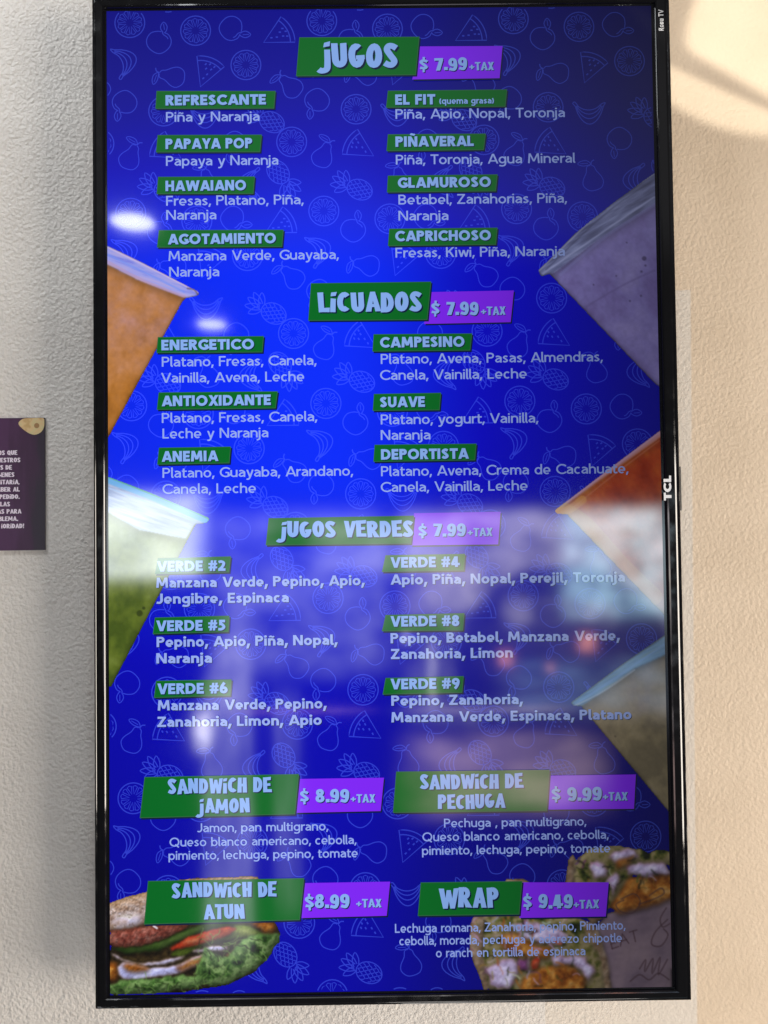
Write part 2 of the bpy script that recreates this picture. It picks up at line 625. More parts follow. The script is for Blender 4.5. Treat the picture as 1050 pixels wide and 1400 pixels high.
        p.line(0.02, 1 - h, W - 0.02, 1 - h)
        p.line(0, h, W, h)
        p.diag(w * .62, h, W - w * .65, 1 - h)
    # ---- lower case
    elif ch == 'a':
        W = 0.50 + w * .35
        p.curve([(0.07, x - h - 0.055), (W * 0.45, x - h), (W - h - 0.02, x - h - 0.12), (W - h, x * 0.55), (W - h, x * 0.3), (W - h, 0)], n=5)
        p.curve([(W - w * .9, x * 0.57), (W * 0.42, x * 0.56), (h, x * 0.30), (W * 0.36, h), (W - w * .9, x * 0.22)], w * .95, 5)
    elif ch in 'bdpq':
        W = 0.58 + w * .35
        r = (W - w) / 2
        p.arc(W / 2, x / 2, r, x / 2 - h + 0.01, 0, 360, n=18)
        sx = h if ch in 'bp' else W - h
        if ch in 'bd':
            p.line(sx, 0, sx, 1.03)
        else:
            p.line(sx, -0.27, sx, x)
    elif ch == 'c':
        W = 0.48 + w * .3
        p.arc(W * 0.56, x / 2, W * 0.56 - h, x / 2 - h + 0.01, 48, 312, n=13)
    elif ch == 'e':
        W = 0.57 + w * .3
        p.arc(W / 2, x / 2, W / 2 - h, x / 2 - h + 0.01, 0, 308, n=15)
        p.line(h * 1.2, x / 2 - h * .6, W - h * .25, x / 2 - h * .6, w * .85)
    elif ch == 'f':
        W = 0.36 + w * .3
        p.curve([(W, 1.0 - h), (W * .62, 1 - h), (W * .42, .82), (W * .42, .5), (W * .42, 0)])
        p.line(0, x - h, W * .95, x - h, w * .9)
    elif ch == 'g':
        W = 0.58 + w * .35
        p.arc(W / 2, x / 2 + 0.01, (W - w) / 2, x / 2 - h, 0, 360, n=18)
        p.curve([(W - h, x), (W - h, x * .5), (W - h, 0.0), (W * 0.75, -0.20), (W * 0.4, -0.27 + h * .3), (0.06, -0.19)], n=4)
    elif ch in 'hn':
        W = 0.54 + w * .35
        p.line(h, 0, h, 1.03 if ch == 'h' else x)
        r = (W - w) / 2
        p.arc(W / 2, x - h - r * .95 + 0.01, r, r * .95, 0, 165)
        p.line(W - h, 0, W - h, x - h - r * .9)
    elif ch in 'ij':
        W = w
        if ch == 'i':
            p.line(h, 0, h, x)
        else:
            p.curve([(-0.16, -0.24 + h * .2), (-0.05, -0.24 + h * .2), (h, -0.10), (h, .2), (h, x)], n=4)
        p.dot(h, x + 0.19, w * .60)
        sp = 0.10
    elif ch == 'l':
        W = w * 1.25
        p.curve([(h, 1.03), (h, .4), (h, .2), (h + w * .2, h * .9), (w * 1.4, h * .7)], n=4)
        sp = 0.08
    elif ch == 'm':
        W = 0.86 + w * .5
        p.line(h, 0, h, x)
        r = (W - w) / 4
        for c in (h + r, W - h - r):
            p.arc(c, x - h - r * 1.1 + 0.01, r, r * 1.1, 0, 160)
        p.line(W / 2, 0, W / 2, x - h - r)
        p.line(W - h, 0, W - h, x - h - r)
    elif ch == 'o':
        W = 0.60 + w * .3
        p.arc(W / 2, x / 2, W / 2 - h, x / 2 - h + 0.01, 0, 360, n=18)
    elif ch == 'r':
        W = 0.33 + w * .35
        p.line(h, 0, h, x)
        p.curve([(h, x * .55), (w * 1.0, x * .82), (W * .8, x - h), (W + .01, x - h + .005)], n=4)
        sp = 0.04
    elif ch == 's':
        W = 0.42 + w * .3
        s_shape(p, W, x)
    elif ch == 't':
        W = 0.36 + w * .3
        c = W * .36
        p.curve([(c, .90), (c, .5), (c, .22), (c + w * .35, h), (W, h + .02)], n=4)
        p.line(0, x - h, W * .98, x - h, w * .9)
        sp = 0.05
    elif ch == 'u':
        W = 0.54 + w * .35
        r = (W - w) / 2
        p.line(W - h, 0, W - h, x)
        p.line(h, h + r * .95, h, x)
        p.arc(W / 2, h + r * .95 - 0.01, r, r * .95, 180, 350)
    elif ch in 'vy':
        W = 0.54 + w * .5
        p.diag(w * .53, x, W / 2 - w * .04, 0)
        if ch == 'v':
            p.diag(W - w * .53, x, W / 2 + w * .04, 0)
        else:
            p.curve([(W - w * .53, x), (W / 2 + w * .1, 0.02), (W / 2 - .07, -.17), (W * .22, -.26 + h * .3), (0.02, -.22)], n=5)
        sp = 0.02
    elif ch == 'w':
        W = 0.78 + w * .7
        a = W * 0.28
        p.diag(w * .53, x, a, 0)
        p.diag(W / 2, x * .97, a, 0)
        p.diag(W / 2, x * .97, W - a, 0)
        p.diag(W - w * .53, x, W - a, 0)
        sp = 0.03
    elif ch == 'z':
        W = 0.48 + w * .35
        p.line(0.02, x - h, W - 0.01, x - h)
        p.line(0, h, W, h)
        p.diag(w * .65, h, W - w * .68, x - h)
    # ---- figures and points
    elif ch == ',':
        W = w * 1.1
        p.quad((h * .5, w * 1.15), (h * .5 + w * 1.1, w * 1.15), (h * .5 + w * .35, -w * 1.25), (-w * .25, -w * 1.25))
        sp = 0.06
    elif ch == '.':
        W = w
        p.line(0, h, w, h)
    elif ch == '(':
        W = 0.20 + h
        p.arc(0.62, .42, .62 - h, .66, 140, 220, n=8)
        W = .26
    elif ch == ')':
        W = .26
        p.arc(-.36, .42, .62 - h, .66, -40, 40, n=8)
    elif ch == '#':
        W = 0.74
        for c in (.25, .52):
            p.diag(c - .06, 0, c + .06, 1, w * .8)
        for y in (.33, .67):
            p.line(0, y, W, y, w * .75)
    elif ch == '2':
        W = 0.56 + w * .2
        p.curve([(.03, .86 - h * .3), (.25, 1 - h), (W - h - .02, .74), (W * .6, .42), (.10, .12)], n=5)
        p.line(0, h, W, h)
    elif ch == '4':
        W = 0.68 + w * .2
        p.line(W - .16 - h, 0, W - .16 - h, 1)
        p.line(.02, .28, W, .28, w * .9)
        p.diag(.05 + h * .5, .30, W - .2 - h, 1)
    elif ch == '5':
        W = 0.55 + w * .2
        p.line(.08, 1 - h, W - .03, 1 - h)
        p.line(.08 + h, .48, .08 + h, 1 - w)
        p.curve([(.08 + h, .52), (W * .5, .62 - h * .3), (W - h, .32), (W * .45, h), (.0, .12)], n=5)
    elif ch in '69':
        W = 0.62 + w * .2
        r = W / 2 - h
        k = (lambda x_, y_: (x_, y_)) if ch == '6' else (lambda x_, y_: (W - x_, 1 - y_))
        p.path([k(W / 2 + r * math.cos(math.radians(a)), .33 + (.33 - h) * math.sin(math.radians(a))) for a in range(0, 360, 20)], None, True)
        p.path([k(*q) for q in smooth_line([(h, .36), (h + .06, .64), (W * .5, .90), (W * .62, 1.0)], 4)])
    elif ch == '8':
        W = 0.60 + w * .2
        p.arc(W / 2, .28, W / 2 - h, .28 - h * .8, 0, 360, n=16)
        p.arc(W / 2, .75, W / 2 - h - .03, .25 - h * .8, 0, 360, n=16)
    return p, W + sp


def chunky(ch, w):
    """condensed, hand-cut heavy capitals"""
    p = Pen(w)
    h = p.h
    W = 0.56
    sp = 0.05
    if ch == ' ':
        return p, 0.35
    if ch == 'j':
        W = 0.46
        p.curve([(0.02, -0.10), (0.12, -0.20 + h * .3), (W - h - .04, -0.10), (W - h, .15), (W - h + .01, .70)], w * .9, 4)
        p.quad((W - w - .01, .80), (W - .01, .84), (W + .02, 1.04), (W - w + .03, .98))
    elif ch == 'i':
        W = w
        p.quad((0.0, 0), (w, 0), (w * .95, .68), (w * .06, .70))
        p.quad((0.01, .80), (w * .9, .83), (w * 1.06, 1.03), (w * .12, .99))
    elif ch == 'A':
        W = 0.68
        p.quad((0, 0), (w * 1.02, 0), (W / 2 + w * .28, 1), (W / 2 - w * .42, 1))
        p.quad((W - w * 1.02, 0), (W, 0), (W / 2 + w * .42, 1), (W / 2 - w * .28, 1))
        p.line(W * .25, .30, W * .75, .30, w * .62)
        sp = 0.0
    elif ch == 'B':
        p.line(h, 0, h, 1)
        for ym, ry, r in ((.27, .27 - h * .8, W - .14), (.74, .26 - h * .8, W - .17)):
            p.arc(r - .06, ym, .20 - h * .35, ry, -90, 90, w * .8)
            for s in (-1, 1):
                p.line(w * .7, ym + s * ry, r - .06, ym + s * ry, w * .8)
    elif ch == 'C':
        p.arc(W / 2 + .03, .5, W / 2 - h + .03, .5 - h, 48, 312, w, 14)
    elif ch == 'D':
        p.line(h, 0, h, 1)
        p.arc(W * .40, .5, W * .62 - h, .5 - h * .9, -90, 90, w * .95, 10)
        for y in (h * .9, 1 - h * .9):
            p.line(w * .8, y, W * .42, y, w * .92)
    elif ch in 'EF':
        W = 0.50
        p.line(h, 0, h, 1)
        p.quad((w * .8, 1 - w * .85), (W - .01, 1 - w * .78), (W + .01, 1.02), (w * .8, 1))
        p.line(w * .8, .5, W - .05, .51, w * .68)
        if ch == 'E':
            p.quad((w * .8, 0), (W + .02, -.01), (W + .01, w * .75), (w * .8, w * .82))
    elif ch == 'G':
        W = .60
        p.arc(W / 2, .5, W / 2 - h, .5 - h, 55, 345, w, 15)
        p.line(W * .46, .42, W, .43, w * .68)
    elif ch == 'H':
        p.line(h, 0, h, 1)
        p.line(W - h, 0, W - h, 1)
        p.line(w * .8, .5, W - w * .8, .5, w * .75)
    elif ch == 'I':
        W = w
        p.line(h, 0, h, 1)
    elif ch == 'L':
        W = .48
        p.line(h, 0, h, 1)
        p.quad((w * .8, 0), (W, -.02), (W + .02, w * .85), (w * .8, w * .85))
    elif ch == 'M':
        W = .80
        p.quad((0, 0), (w * .85, 0), (w * 1.0, 1), (w * .2, 1))
        p.quad((W - w * .85, 0), (W, 0), (W - w * .2, 1), (W - w, 1))
        p.diag(w * .58, 1, W / 2, .22, w * .8)
        p.diag(W - w * .58, 1, W / 2, .22, w * .8)
    elif ch == 'N':
        W = .62
        p.line(h, 0, h, 1, w * .92)
        p.line(W - h, 0, W - h, 1, w * .92)
        p.diag(w * .55, 1, W - w * .55, 0, w * .82)
    elif ch == 'O':
        W = .60
        p.arc(W / 2, .5, W / 2 - h, .505 - h, 0, 360, w, 20)
    elif ch == 'Q':
        W = .60
        p.arc(W / 2, .5, W / 2 - h, .505 - h, 0, 360, w, 20)
        p.line(W * .6, .2, W * .98, -.08, w * .8)
    elif ch in 'PR':
        W = .55
        p.line(h, 0, h, 1)
        p.arc(W * .48, .70, W * .52 - h, .30 - h * .8, -90, 90, w * .9, 9)
        for s in (-1, 1):
            p.line(w * .8, .70 + s * (.30 - h * .8), W * .5, .70 + s * (.30 - h * .8), w * .88)
        if ch == 'R':
            p.quad((W - w * .85, 0), (W + .08, -.02), (W * .66, .48), (W * .34, .46))
            W += .04
    elif ch == 'S':
        W = .52
        p.curve([(W - .06, .80), (W * .60, 1 - h * .95), (W * .34, 1 - h * 1.0), (h * .95, .73), (W * .48, .51), (W - h * .95, .28), (W * .62, h), (W * .36, h * .95), (.05, .19)], w * .95, 5)
    elif ch == 'T':
        W = .54
        p.quad((W / 2 - h, 0), (W / 2 + h * .95, 0), (W / 2 + h * .9, 1 - w * .7), (W / 2 - h * .9, 1 - w * .7))
        p.quad((0, 1 - w * .8), (W, 1 - w * .74), (W + .01, 1.0), (-.01, 1.02))
        sp = .02
    elif ch == 'U':
        r = W / 2 - h
        p.quad((0, .34), (w, .34), (w * .95, 1), (-w * .04, 1.01))
        p.quad((W - w, .34), (W, .34), (W + w * .03, 1), (W - w * .92, .99))
        p.arc(W / 2, .36, r, .36 - h, 180, 360, w, 10)
    elif ch == 'V':
        W = .64
        p.quad((-.01, 1.01), (w * .98, 1), (W / 2 + w * .36, 0), (W / 2 - w * .40, 0))
        p.quad((W - w * .9, 1), (W + .01, 1.02), (W / 2 + w * .42, 0), (W / 2 - w * .30, 0))
        sp = 0
    elif ch == 'W':
        W = .86
        a = W * .29
        p.quad((-.01, 1.01), (w * .9, 1), (a + w * .36, 0), (a - w * .42, 0))
        p.diag(W / 2, .92, a + w * .1, 0, w * .72)
        p.diag(W / 2, .92, W - a - w * .1, 0, w * .72)
        p.quad((W - w * .85, 1), (W + .02, 1.02), (W - a + w * .42, 0), (W - a - w * .36, 0))
        sp = .01
    elif ch == 'X':
        W = .60
        p.diag(w * .52, 0, W - w * .55, 1, w * .92)
        p.diag(W - w * .52, 0, w * .55, 1, w * .92)
    elif ch == '$':
        W = .54
        p.curve([(W - .05, .72), (W * .60, .90 - h * .8), (W * .34, .90 - h * .85), (h * .85, .68), (W * .48, .50), (W - h * .85, .30), (W * .62, .10 + h * .8), (W * .36, .10 + h * .8), (.04, .24)], w * .78, 5)
        p.line(W / 2, .88, W / 2, 1.10, w * .55)
        p.line(W / 2, .12, W / 2, -.12, w * .55)
    elif ch == '7':
        W = .54
        p.line(0, 1 - h * .8, W, 1 - h * .8, w * .8)
        p.quad((.08, 0), (.08 + w * 1.05, 0), (W, 1 - w * .75), (W - w * 1.0, 1 - w * .75))
    elif ch == '8':
        p.arc(W / 2, .29, W / 2 - h * .9, .29 - h * .75, 0, 360, w * .85, 16)
        p.arc(W / 2, .75, W / 2 - h * .9 - .03, .26 - h * .75, 0, 360, w * .85, 16)
    elif ch == '9':
        p.arc(W / 2, .66, W / 2 - h * .9, .34 - h * .8, 0, 360, w * .88, 18)
        p.curve([(W - h * .9, .64), (W - h * .95, .34), (W * .62, h * .75), (W * .4, h * .7), (.06, .15)], w * .88, 4)
    elif ch == '4':
        W = .60
        p.line(W - .12 - h, 0, W - .12 - h, 1, w * .95)
        p.line(0, .27, W, .27, w * .75)
        p.diag(w * .45, .3, W - .2 - h, 1, w * .85)
    elif ch == '+':
        W = .50
        p.line(0, .42, W, .42, w * .72)
        p.line(W / 2, .42 + w * .36, W / 2, .68, w * .72)
        p.line(W / 2, .16, W / 2, .42 - w * .36, w * .72)
        sp = .06
    elif ch == '.':
        W = w * .9
        p.line(0, h * .9, w * .95, h * .9)
    elif ch == ',':
        W = w * .8
        p.quad((0, w * .8), (w * .8, w * .8), (w * .3, -w * .7), (-w * .2, -w * .6))
    elif ch == '!':
        W = w
        p.quad((w * .2, .32), (w * .8, .32), (w, 1), (0, 1))
        p.line(w * .1, h * .8, w * .95, h * .8, w * .8)
    return p, W + sp


def lay_text(text, kind, weight, wonk=0.0, seed=1):
    """list of stroke strips in em units, and the total width"""
    rnd = random.Random(seed)
    x = 0.0
    strips = []
    fn = chunky if kind == 'chunky' else sans
    last = 0
    for ch in text:
        p, adv = fn(ch, weight)
        c = adv / 2
        tp, ro, dy = rnd.uniform(-.13, .13) * wonk, rnd.uniform(-.05, .05) * wonk, rnd.uniform(-.035, .035) * wonk
        for st in p.q:
            ns = []
            for poly in st:
                npoly = []
                for (px, py) in poly:
                    qx = c + (px - c) * (1 + tp * (py - .5))
                    qx, qy = qx - ro * (py - .5), py + ro * (qx - c) + dy
                    npoly.append((x + qx, qy))
                ns.append(npoly)
            strips.append(ns)
        x += adv
        last = x
    xs = [q[0] for st in strips for poly in st for q in poly]
    x0, x1 = min(xs), max(xs)
    strips = [[[(q[0] - x0, q[1]) for q in poly] for poly in st] for st in strips]
    return strips, x1 - x0

TEXTS = [
    ('REFRESCANTE', 'h', 116.1, 191.3, 198.1),
    ('Piña y Naranja', 'b', 116.8, 224.0, 184.4),
    ('PAPAYA POP', 'h', 115.6, 278.4, 170.7),
    ('Papaya y Naranja', 'b', 116.3, 311.8, 221.1),
    ('HAWAIANO', 'h', 115.1, 362.1, 158.4),
    ('Fresas, Platano, Piña,', 'b', 116.2, 391.1, 270.6),
    ('Naranja', 'b', 116.1, 419.2, 98.5),
    ('AGOTAMIENTO', 'h', 119.3, 468.0, 211.9),
    ('Manzana Verde, Guayaba,', 'b', 120.2, 500.7, 334.6),
    ('Naranja', 'b', 121.2, 532.1, 98.3),
    ('EL FIT', 'h', 569.5, 194.7, 79.2),
    ('(quema grasa)', 'q', 656.6, 194.1, 108.0),
    ('Piña, Apio, Nopal, Toronja', 'b', 569.6, 222.9, 334.8),
    ('PIÑAVERAL', 'h', 568.8, 278.8, 154.5),
    ('Piña, Toronja, Agua Mineral', 'b', 569.1, 314.2, 354.2),
    ('GLAMUROSO', 'h', 572.5, 360.8, 183.3),
    ('Betabel, Zanahorias, Piña,', 'b', 573.2, 393.8, 332.5),
    ('Naranja', 'b', 572.8, 425.8, 98.3),
    ('CAPRICHOSO', 'h', 566.0, 466.9, 188.2),
    ('Fresas, Kiwi, Piña, Naranja', 'b', 566.0, 499.1, 333.3),
    ('ENERGETICO', 'h', 105.3, 677.1, 181.2),
    ('Platano, Fresas, Canela,', 'b', 105.9, 709.3, 302.9),
    ('Vainilla, Avena, Leche', 'b', 104.3, 740.9, 279.8),
    ('ANTIOXIDANTE', 'h', 105.4, 787.0, 213.1),
    ('Platano, Fresas, Canela,', 'b', 105.3, 819.7, 303.8),
    ('Leche y Naranja', 'b', 106.5, 850.2, 206.4),
    ('ANEMIA', 'h', 104.8, 895.6, 110.6),
    ('Platano, Guayaba, Arandano,', 'b', 106.1, 927.1, 371.8),
    ('Canela, Leche', 'b', 105.9, 958.6, 181.8),
    ('CAMPESINO', 'h', 533.5, 676.8, 165.5),
    ('Platano, Avena, Pasas, Almendras,', 'b', 534.4, 708.9, 435.7),
    ('Canela, Vainilla, Leche', 'b', 532.7, 740.5, 287.4),
    ('SUAVE', 'h', 532.0, 794.3, 87.8),
    ('Platano, yogurt, Vainilla,', 'b', 532.9, 827.8, 308.6),
    ('Naranja', 'b', 532.5, 858.3, 97.2),
    ('DEPORTISTA', 'h', 532.6, 896.9, 171.7),
    ('Platano, Avena, Crema de Cacahuate,', 'b', 532.2, 929.1, 483.7),
    ('Canela, Vainilla, Leche', 'b', 531.3, 960.1, 286.5),
    ('VERDE #2', 'h', 94.4, 1109.6, 133.0),
    ('Manzana Verde, Pepino, Apio,', 'B', 92.8, 1140.8, 405.4),
    ('Jengibre, Espinaca', 'B', 92.7, 1171.9, 257.2),
    ('VERDE #5', 'h', 92.4, 1224.9, 134.1),
    ('Pepino, Apio, Piña, Nopal,', 'B', 92.9, 1255.5, 351.3),
    ('Naranja', 'B', 92.1, 1287.1, 107.8),
    ('VERDE #6', 'h', 93.9, 1346.5, 136.0),
    ('Manzana Verde, Pepino,', 'B', 94.4, 1377.9, 327.2),
    ('Zanahoria, Limon, Apio', 'B', 93.5, 1409.5, 317.8),
    ('VERDE #4', 'h', 548.5, 1107.9, 134.7),
    ('Apio, Piña, Nopal, Perejil, Toronja', 'B', 548.1, 1140.6, 456.3),
    ('VERDE #8', 'h', 547.0, 1222.2, 133.8),
    ('Pepino, Betabel, Manzana Verde,', 'B', 546.6, 1254.2, 446.2),
    ('Zanahoria, Limon', 'B', 546.9, 1284.8, 236.7),
    ('VERDE #9', 'h', 545.5, 1343.3, 134.2),
    ('Pepino, Zanahoria,', 'B', 546.5, 1374.7, 255.6),
    ('Manzana Verde, Espinaca, Platano', 'B', 546.1, 1406.8, 465.7),
    ('Jamon, pan multigrano,', 's', 169.0, 1612.1, 253.1),
    ('Queso blanco americano, cebolla,', 's', 115.7, 1638.8, 360.3),
    ('pimiento, lechuga, pepino, tomate', 's', 113.6, 1664.2, 364.5),
    ('Pechuga , pan multigrano,', 's', 645.3, 1609.7, 275.2),
    ('Queso blanco americano, cebolla,', 's', 603.2, 1635.7, 360.0),
    ('pimiento, lechuga, pepino, tomate', 's', 602.1, 1661.7, 363.4),
    ('Lechuga romana, Zanahoria, pepino, Pimiento,', 's', 548.0, 1809.1, 444.2),
    ('cebolla, morada, pechuga y aderezo chipotle', 's', 556.1, 1832.9, 428.5),
    ('o ranch en tortilla de espinaca', 's', 626.2, 1856.8, 287.5),
    ('jUGOS', 49, 414.7, 118.7, 161.6),
    ('LiCUADOS', 39, 411.5, 606.0, 205.0),
    ('jUGOS VERDES', 31.5, 325.9, 1047.0, 267.6),
    ('SANDWiCH DE', 28.5, 112.9, 1537.9, 201.0),
    ('jAMON', 27.5, 165.9, 1575.9, 105.0),
    ('SANDWiCH DE', 28, 599.6, 1536.4, 201.1),
    ('PECHUGA', 27.5, 633.8, 1574.2, 130.9),
    ('WRAP', 38, 633.2, 1763.4, 115.0),
    ('SANDWiCH DE', 28.5, 119.2, 1736.5, 202.0),
    ('ATUN', 28, 180.9, 1777.5, 78.8),
    ('$ 7.99', 25, 618.5, 126.5, 94.2),
    ('$ 7.99', 25.5, 634.8, 614.2, 92.9),
    ('$ 7.99', 24, 603.1, 1048.0, 92.8),
    ('$ 8.99', 25, 368.0, 1558.9, 95.0),
    ('$ 9.99', 25.5, 854.1, 1561.6, 97.1),
    ('$ 9.49', 26, 795.4, 1766.3, 96.0),
    ('$8.99', 26, 375.3, 1760.2, 85.9),
    ('+TAX', 16.5, 716.8, 127.3, 48.8),
    ('+TAX', 16.5, 732.4, 615.0, 48.2),
    ('+TAX', 16, 699.5, 1048.5, 48.5),
    ('+TAX', 16, 465.8, 1560.0, 47.5),
    ('+TAX', 16, 953.3, 1562.7, 48.2),
    ('+TAX', 16.5, 892.8, 1768.1, 49.4),
    ('+TAX', 16, 473.9, 1760.0, 48.9),
]
BANNERS = [
    ('g', 98.3, 161.7, 333.5, 164.1, 330.4, 199.7, 95.8, 197.8),
    ('g', 100.0, 249.9, 305.6, 251.3, 302.1, 286.5, 96.5, 284.8),
    ('g', 100.4, 333.2, 291.2, 334.6, 288.0, 369.5, 97.2, 367.9),
    ('g', 101.3, 439.1, 346.8, 441.1, 343.5, 475.5, 97.4, 473.9),
    ('g', 555.1, 166.0, 791.2, 166.0, 787.4, 200.9, 551.0, 200.3),
    ('g', 554.0, 253.3, 747.7, 253.9, 743.2, 287.0, 550.8, 287.2),
    ('g', 552.9, 335.8, 769.6, 335.6, 765.8, 369.6, 550.5, 369.6),
    ('g', 554.2, 441.4, 767.8, 441.7, 764.1, 475.9, 551.1, 476.2),
    ('g', 98.3, 650.7, 306.1, 651.0, 303.0, 683.4, 95.3, 682.4),
    ('g', 99.2, 759.5, 332.4, 760.1, 327.8, 793.8, 95.4, 793.9),
    ('g', 99.3, 867.8, 239.9, 867.4, 236.8, 900.3, 95.5, 901.4),
    ('g', 520.8, 649.9, 714.5, 650.7, 710.4, 684.6, 518.1, 684.5),
    ('g', 519.9, 767.5, 651.8, 766.8, 648.4, 801.3, 517.2, 801.1),
    ('g', 520.1, 867.2, 719.8, 867.5, 716.4, 900.4, 517.3, 901.1),
    ('g', 96.0, 1083.3, 238.3, 1081.5, 234.5, 1112.8, 90.1, 1114.5),
    ('g', 89.7, 1198.2, 234.6, 1196.5, 232.2, 1228.4, 85.3, 1230.7),
    ('g', 91.2, 1320.5, 237.9, 1319.6, 234.8, 1351.4, 86.8, 1353.6),
    ('g', 538.8, 1083.2, 694.3, 1082.4, 691.0, 1115.1, 531.3, 1115.9),
    ('g', 537.4, 1199.1, 691.1, 1197.5, 687.8, 1231.5, 529.9, 1230.9),
    ('g', 535.8, 1320.8, 687.9, 1319.3, 684.5, 1351.7, 529.7, 1353.2),
    ('p', 618.3, 77.9, 783.6, 78.7, 776.6, 143.4, 603.7, 144.1),
    ('p', 635.4, 568.2, 797.7, 566.8, 790.4, 629.5, 620.4, 631.0),
    ('p', 595.5, 1002.2, 764.6, 1001.5, 758.8, 1065.1, 589.0, 1064.9),
    ('p', 366.4, 1513.1, 530.4, 1513.0, 523.3, 1576.8, 359.6, 1577.9),
    ('p', 851.4, 1513.2, 1018.1, 1513.4, 1013.2, 1579.3, 846.0, 1578.4),
    ('p', 794.8, 1716.8, 961.5, 1719.2, 954.6, 1784.0, 788.0, 1784.4),
    ('p', 374.3, 1712.2, 539.8, 1711.8, 532.4, 1776.6, 367.6, 1778.6),
    ('g', 381.1, 57.2, 619.4, 58.3, 611.1, 135.5, 374.0, 135.6),
    ('g', 399.0, 547.8, 635.7, 547.3, 627.1, 623.2, 392.9, 622.2),
    ('g', 312.0, 1008.1, 595.5, 1006.9, 589.0, 1061.5, 305.8, 1061.3),
    ('g', 68.0, 1505.2, 366.5, 1503.4, 358.0, 1580.7, 58.5, 1583.8),
    ('g', 554.1, 1501.4, 851.6, 1501.9, 844.6, 1581.2, 546.7, 1580.5),
    ('g', 598.6, 1714.0, 794.8, 1714.1, 788.1, 1778.1, 592.1, 1778.0),
    ('g', 73.7, 1703.7, 374.4, 1702.5, 365.2, 1782.4, 65.5, 1786.4),
]
SANDWICH = [
    ('crumb', [(2, 1745), (33, 1734), (71, 1725), (134, 1703), (180, 1700), (284, 1698), (289, 1707), (284, 1740), (319, 1788), (328, 1807), (310, 1846), (280, 1879), (226, 1904), (136, 1917), (1, 1919)]),
    ('bread', [(-1, 1745), (33, 1734), (71, 1725), (134, 1703), (180, 1700), (284, 1698), (287, 1705), (281, 1710), (284, 1786), (93, 1787), (64, 1785), (36, 1794), (-1, 1795)]),
    ('pale', [(-1, 1779), (36, 1769), (68, 1768), (64, 1786), (36, 1795), (12, 1795), (-1, 1797)]),
    ('ham', [(0, 1797), (36, 1794), (69, 1790), (93, 1788), (153, 1786), (140, 1800), (89, 1821), (59, 1829), (26, 1833), (0, 1825)]),
    ('cucumber', [(-1, 1831), (59, 1829), (93, 1820), (143, 1799), (180, 1786), (247, 1785), (233, 1795), (180, 1803), (133, 1820), (93, 1838), (66, 1839), (32, 1842), (9, 1835)]),
    ('avocado', [(240, 1789), (270, 1792), (292, 1806), (290, 1816), (253, 1815), (223, 1818), (180, 1828), (136, 1850), (116, 1846), (123, 1838), (166, 1827), (200, 1818), (227, 1812)]),
    ('tomato', [(116, 1833), (153, 1811), (193, 1800), (227, 1792), (242, 1797), (233, 1808), (200, 1818), (166, 1827), (119, 1837)]),
    ('cheese', [(-1, 1838), (26, 1852), (52, 1860), (86, 1859), (119, 1851), (143, 1848), (139, 1853), (106, 1863), (69, 1866), (32, 1858), (12, 1850)]),
    ('cheese', [(159, 1837), (180, 1834), (193, 1829), (226, 1830), (226, 1838), (193, 1840), (159, 1842)]),
    ('golden', [(-1, 1858), (14, 1858), (17, 1881), (15, 1889), (-1, 1894)]),
    ('golden', [(226, 1845), (246, 1840), (240, 1852), (223, 1853)]),
    ('cheese', [(14, 1865), (26, 1857), (52, 1862), (72, 1869), (102, 1869), (133, 1863), (159, 1850), (183, 1844), (186, 1857), (159, 1870), (126, 1883), (86, 1887), (52, 1892), (25, 1890), (15, 1881)]),
    ('golden', [(22, 1865), (32, 1860), (56, 1865), (79, 1871), (59, 1877), (36, 1877)]),
    ('golden', [(126, 1871), (153, 1857), (179, 1847), (183, 1856), (159, 1868), (136, 1878)]),
    ('lettuce', [(166, 1870), (183, 1831), (200, 1844), (226, 1851), (247, 1819), (273, 1812), (294, 1808), (328, 1807), (324, 1826), (307, 1849), (286, 1869), (259, 1885), (226, 1901), (192, 1907), (166, 1897)]),
    ('lettuce', [(-1, 1897), (42, 1891), (92, 1889), (132, 1886), (173, 1884), (179, 1903), (136, 1914), (75, 1918), (-1, 1919)]),
    ('golden', [(267, 1787), (294, 1785), (314, 1786), (319, 1798), (314, 1805), (297, 1804), (280, 1796)]),
]
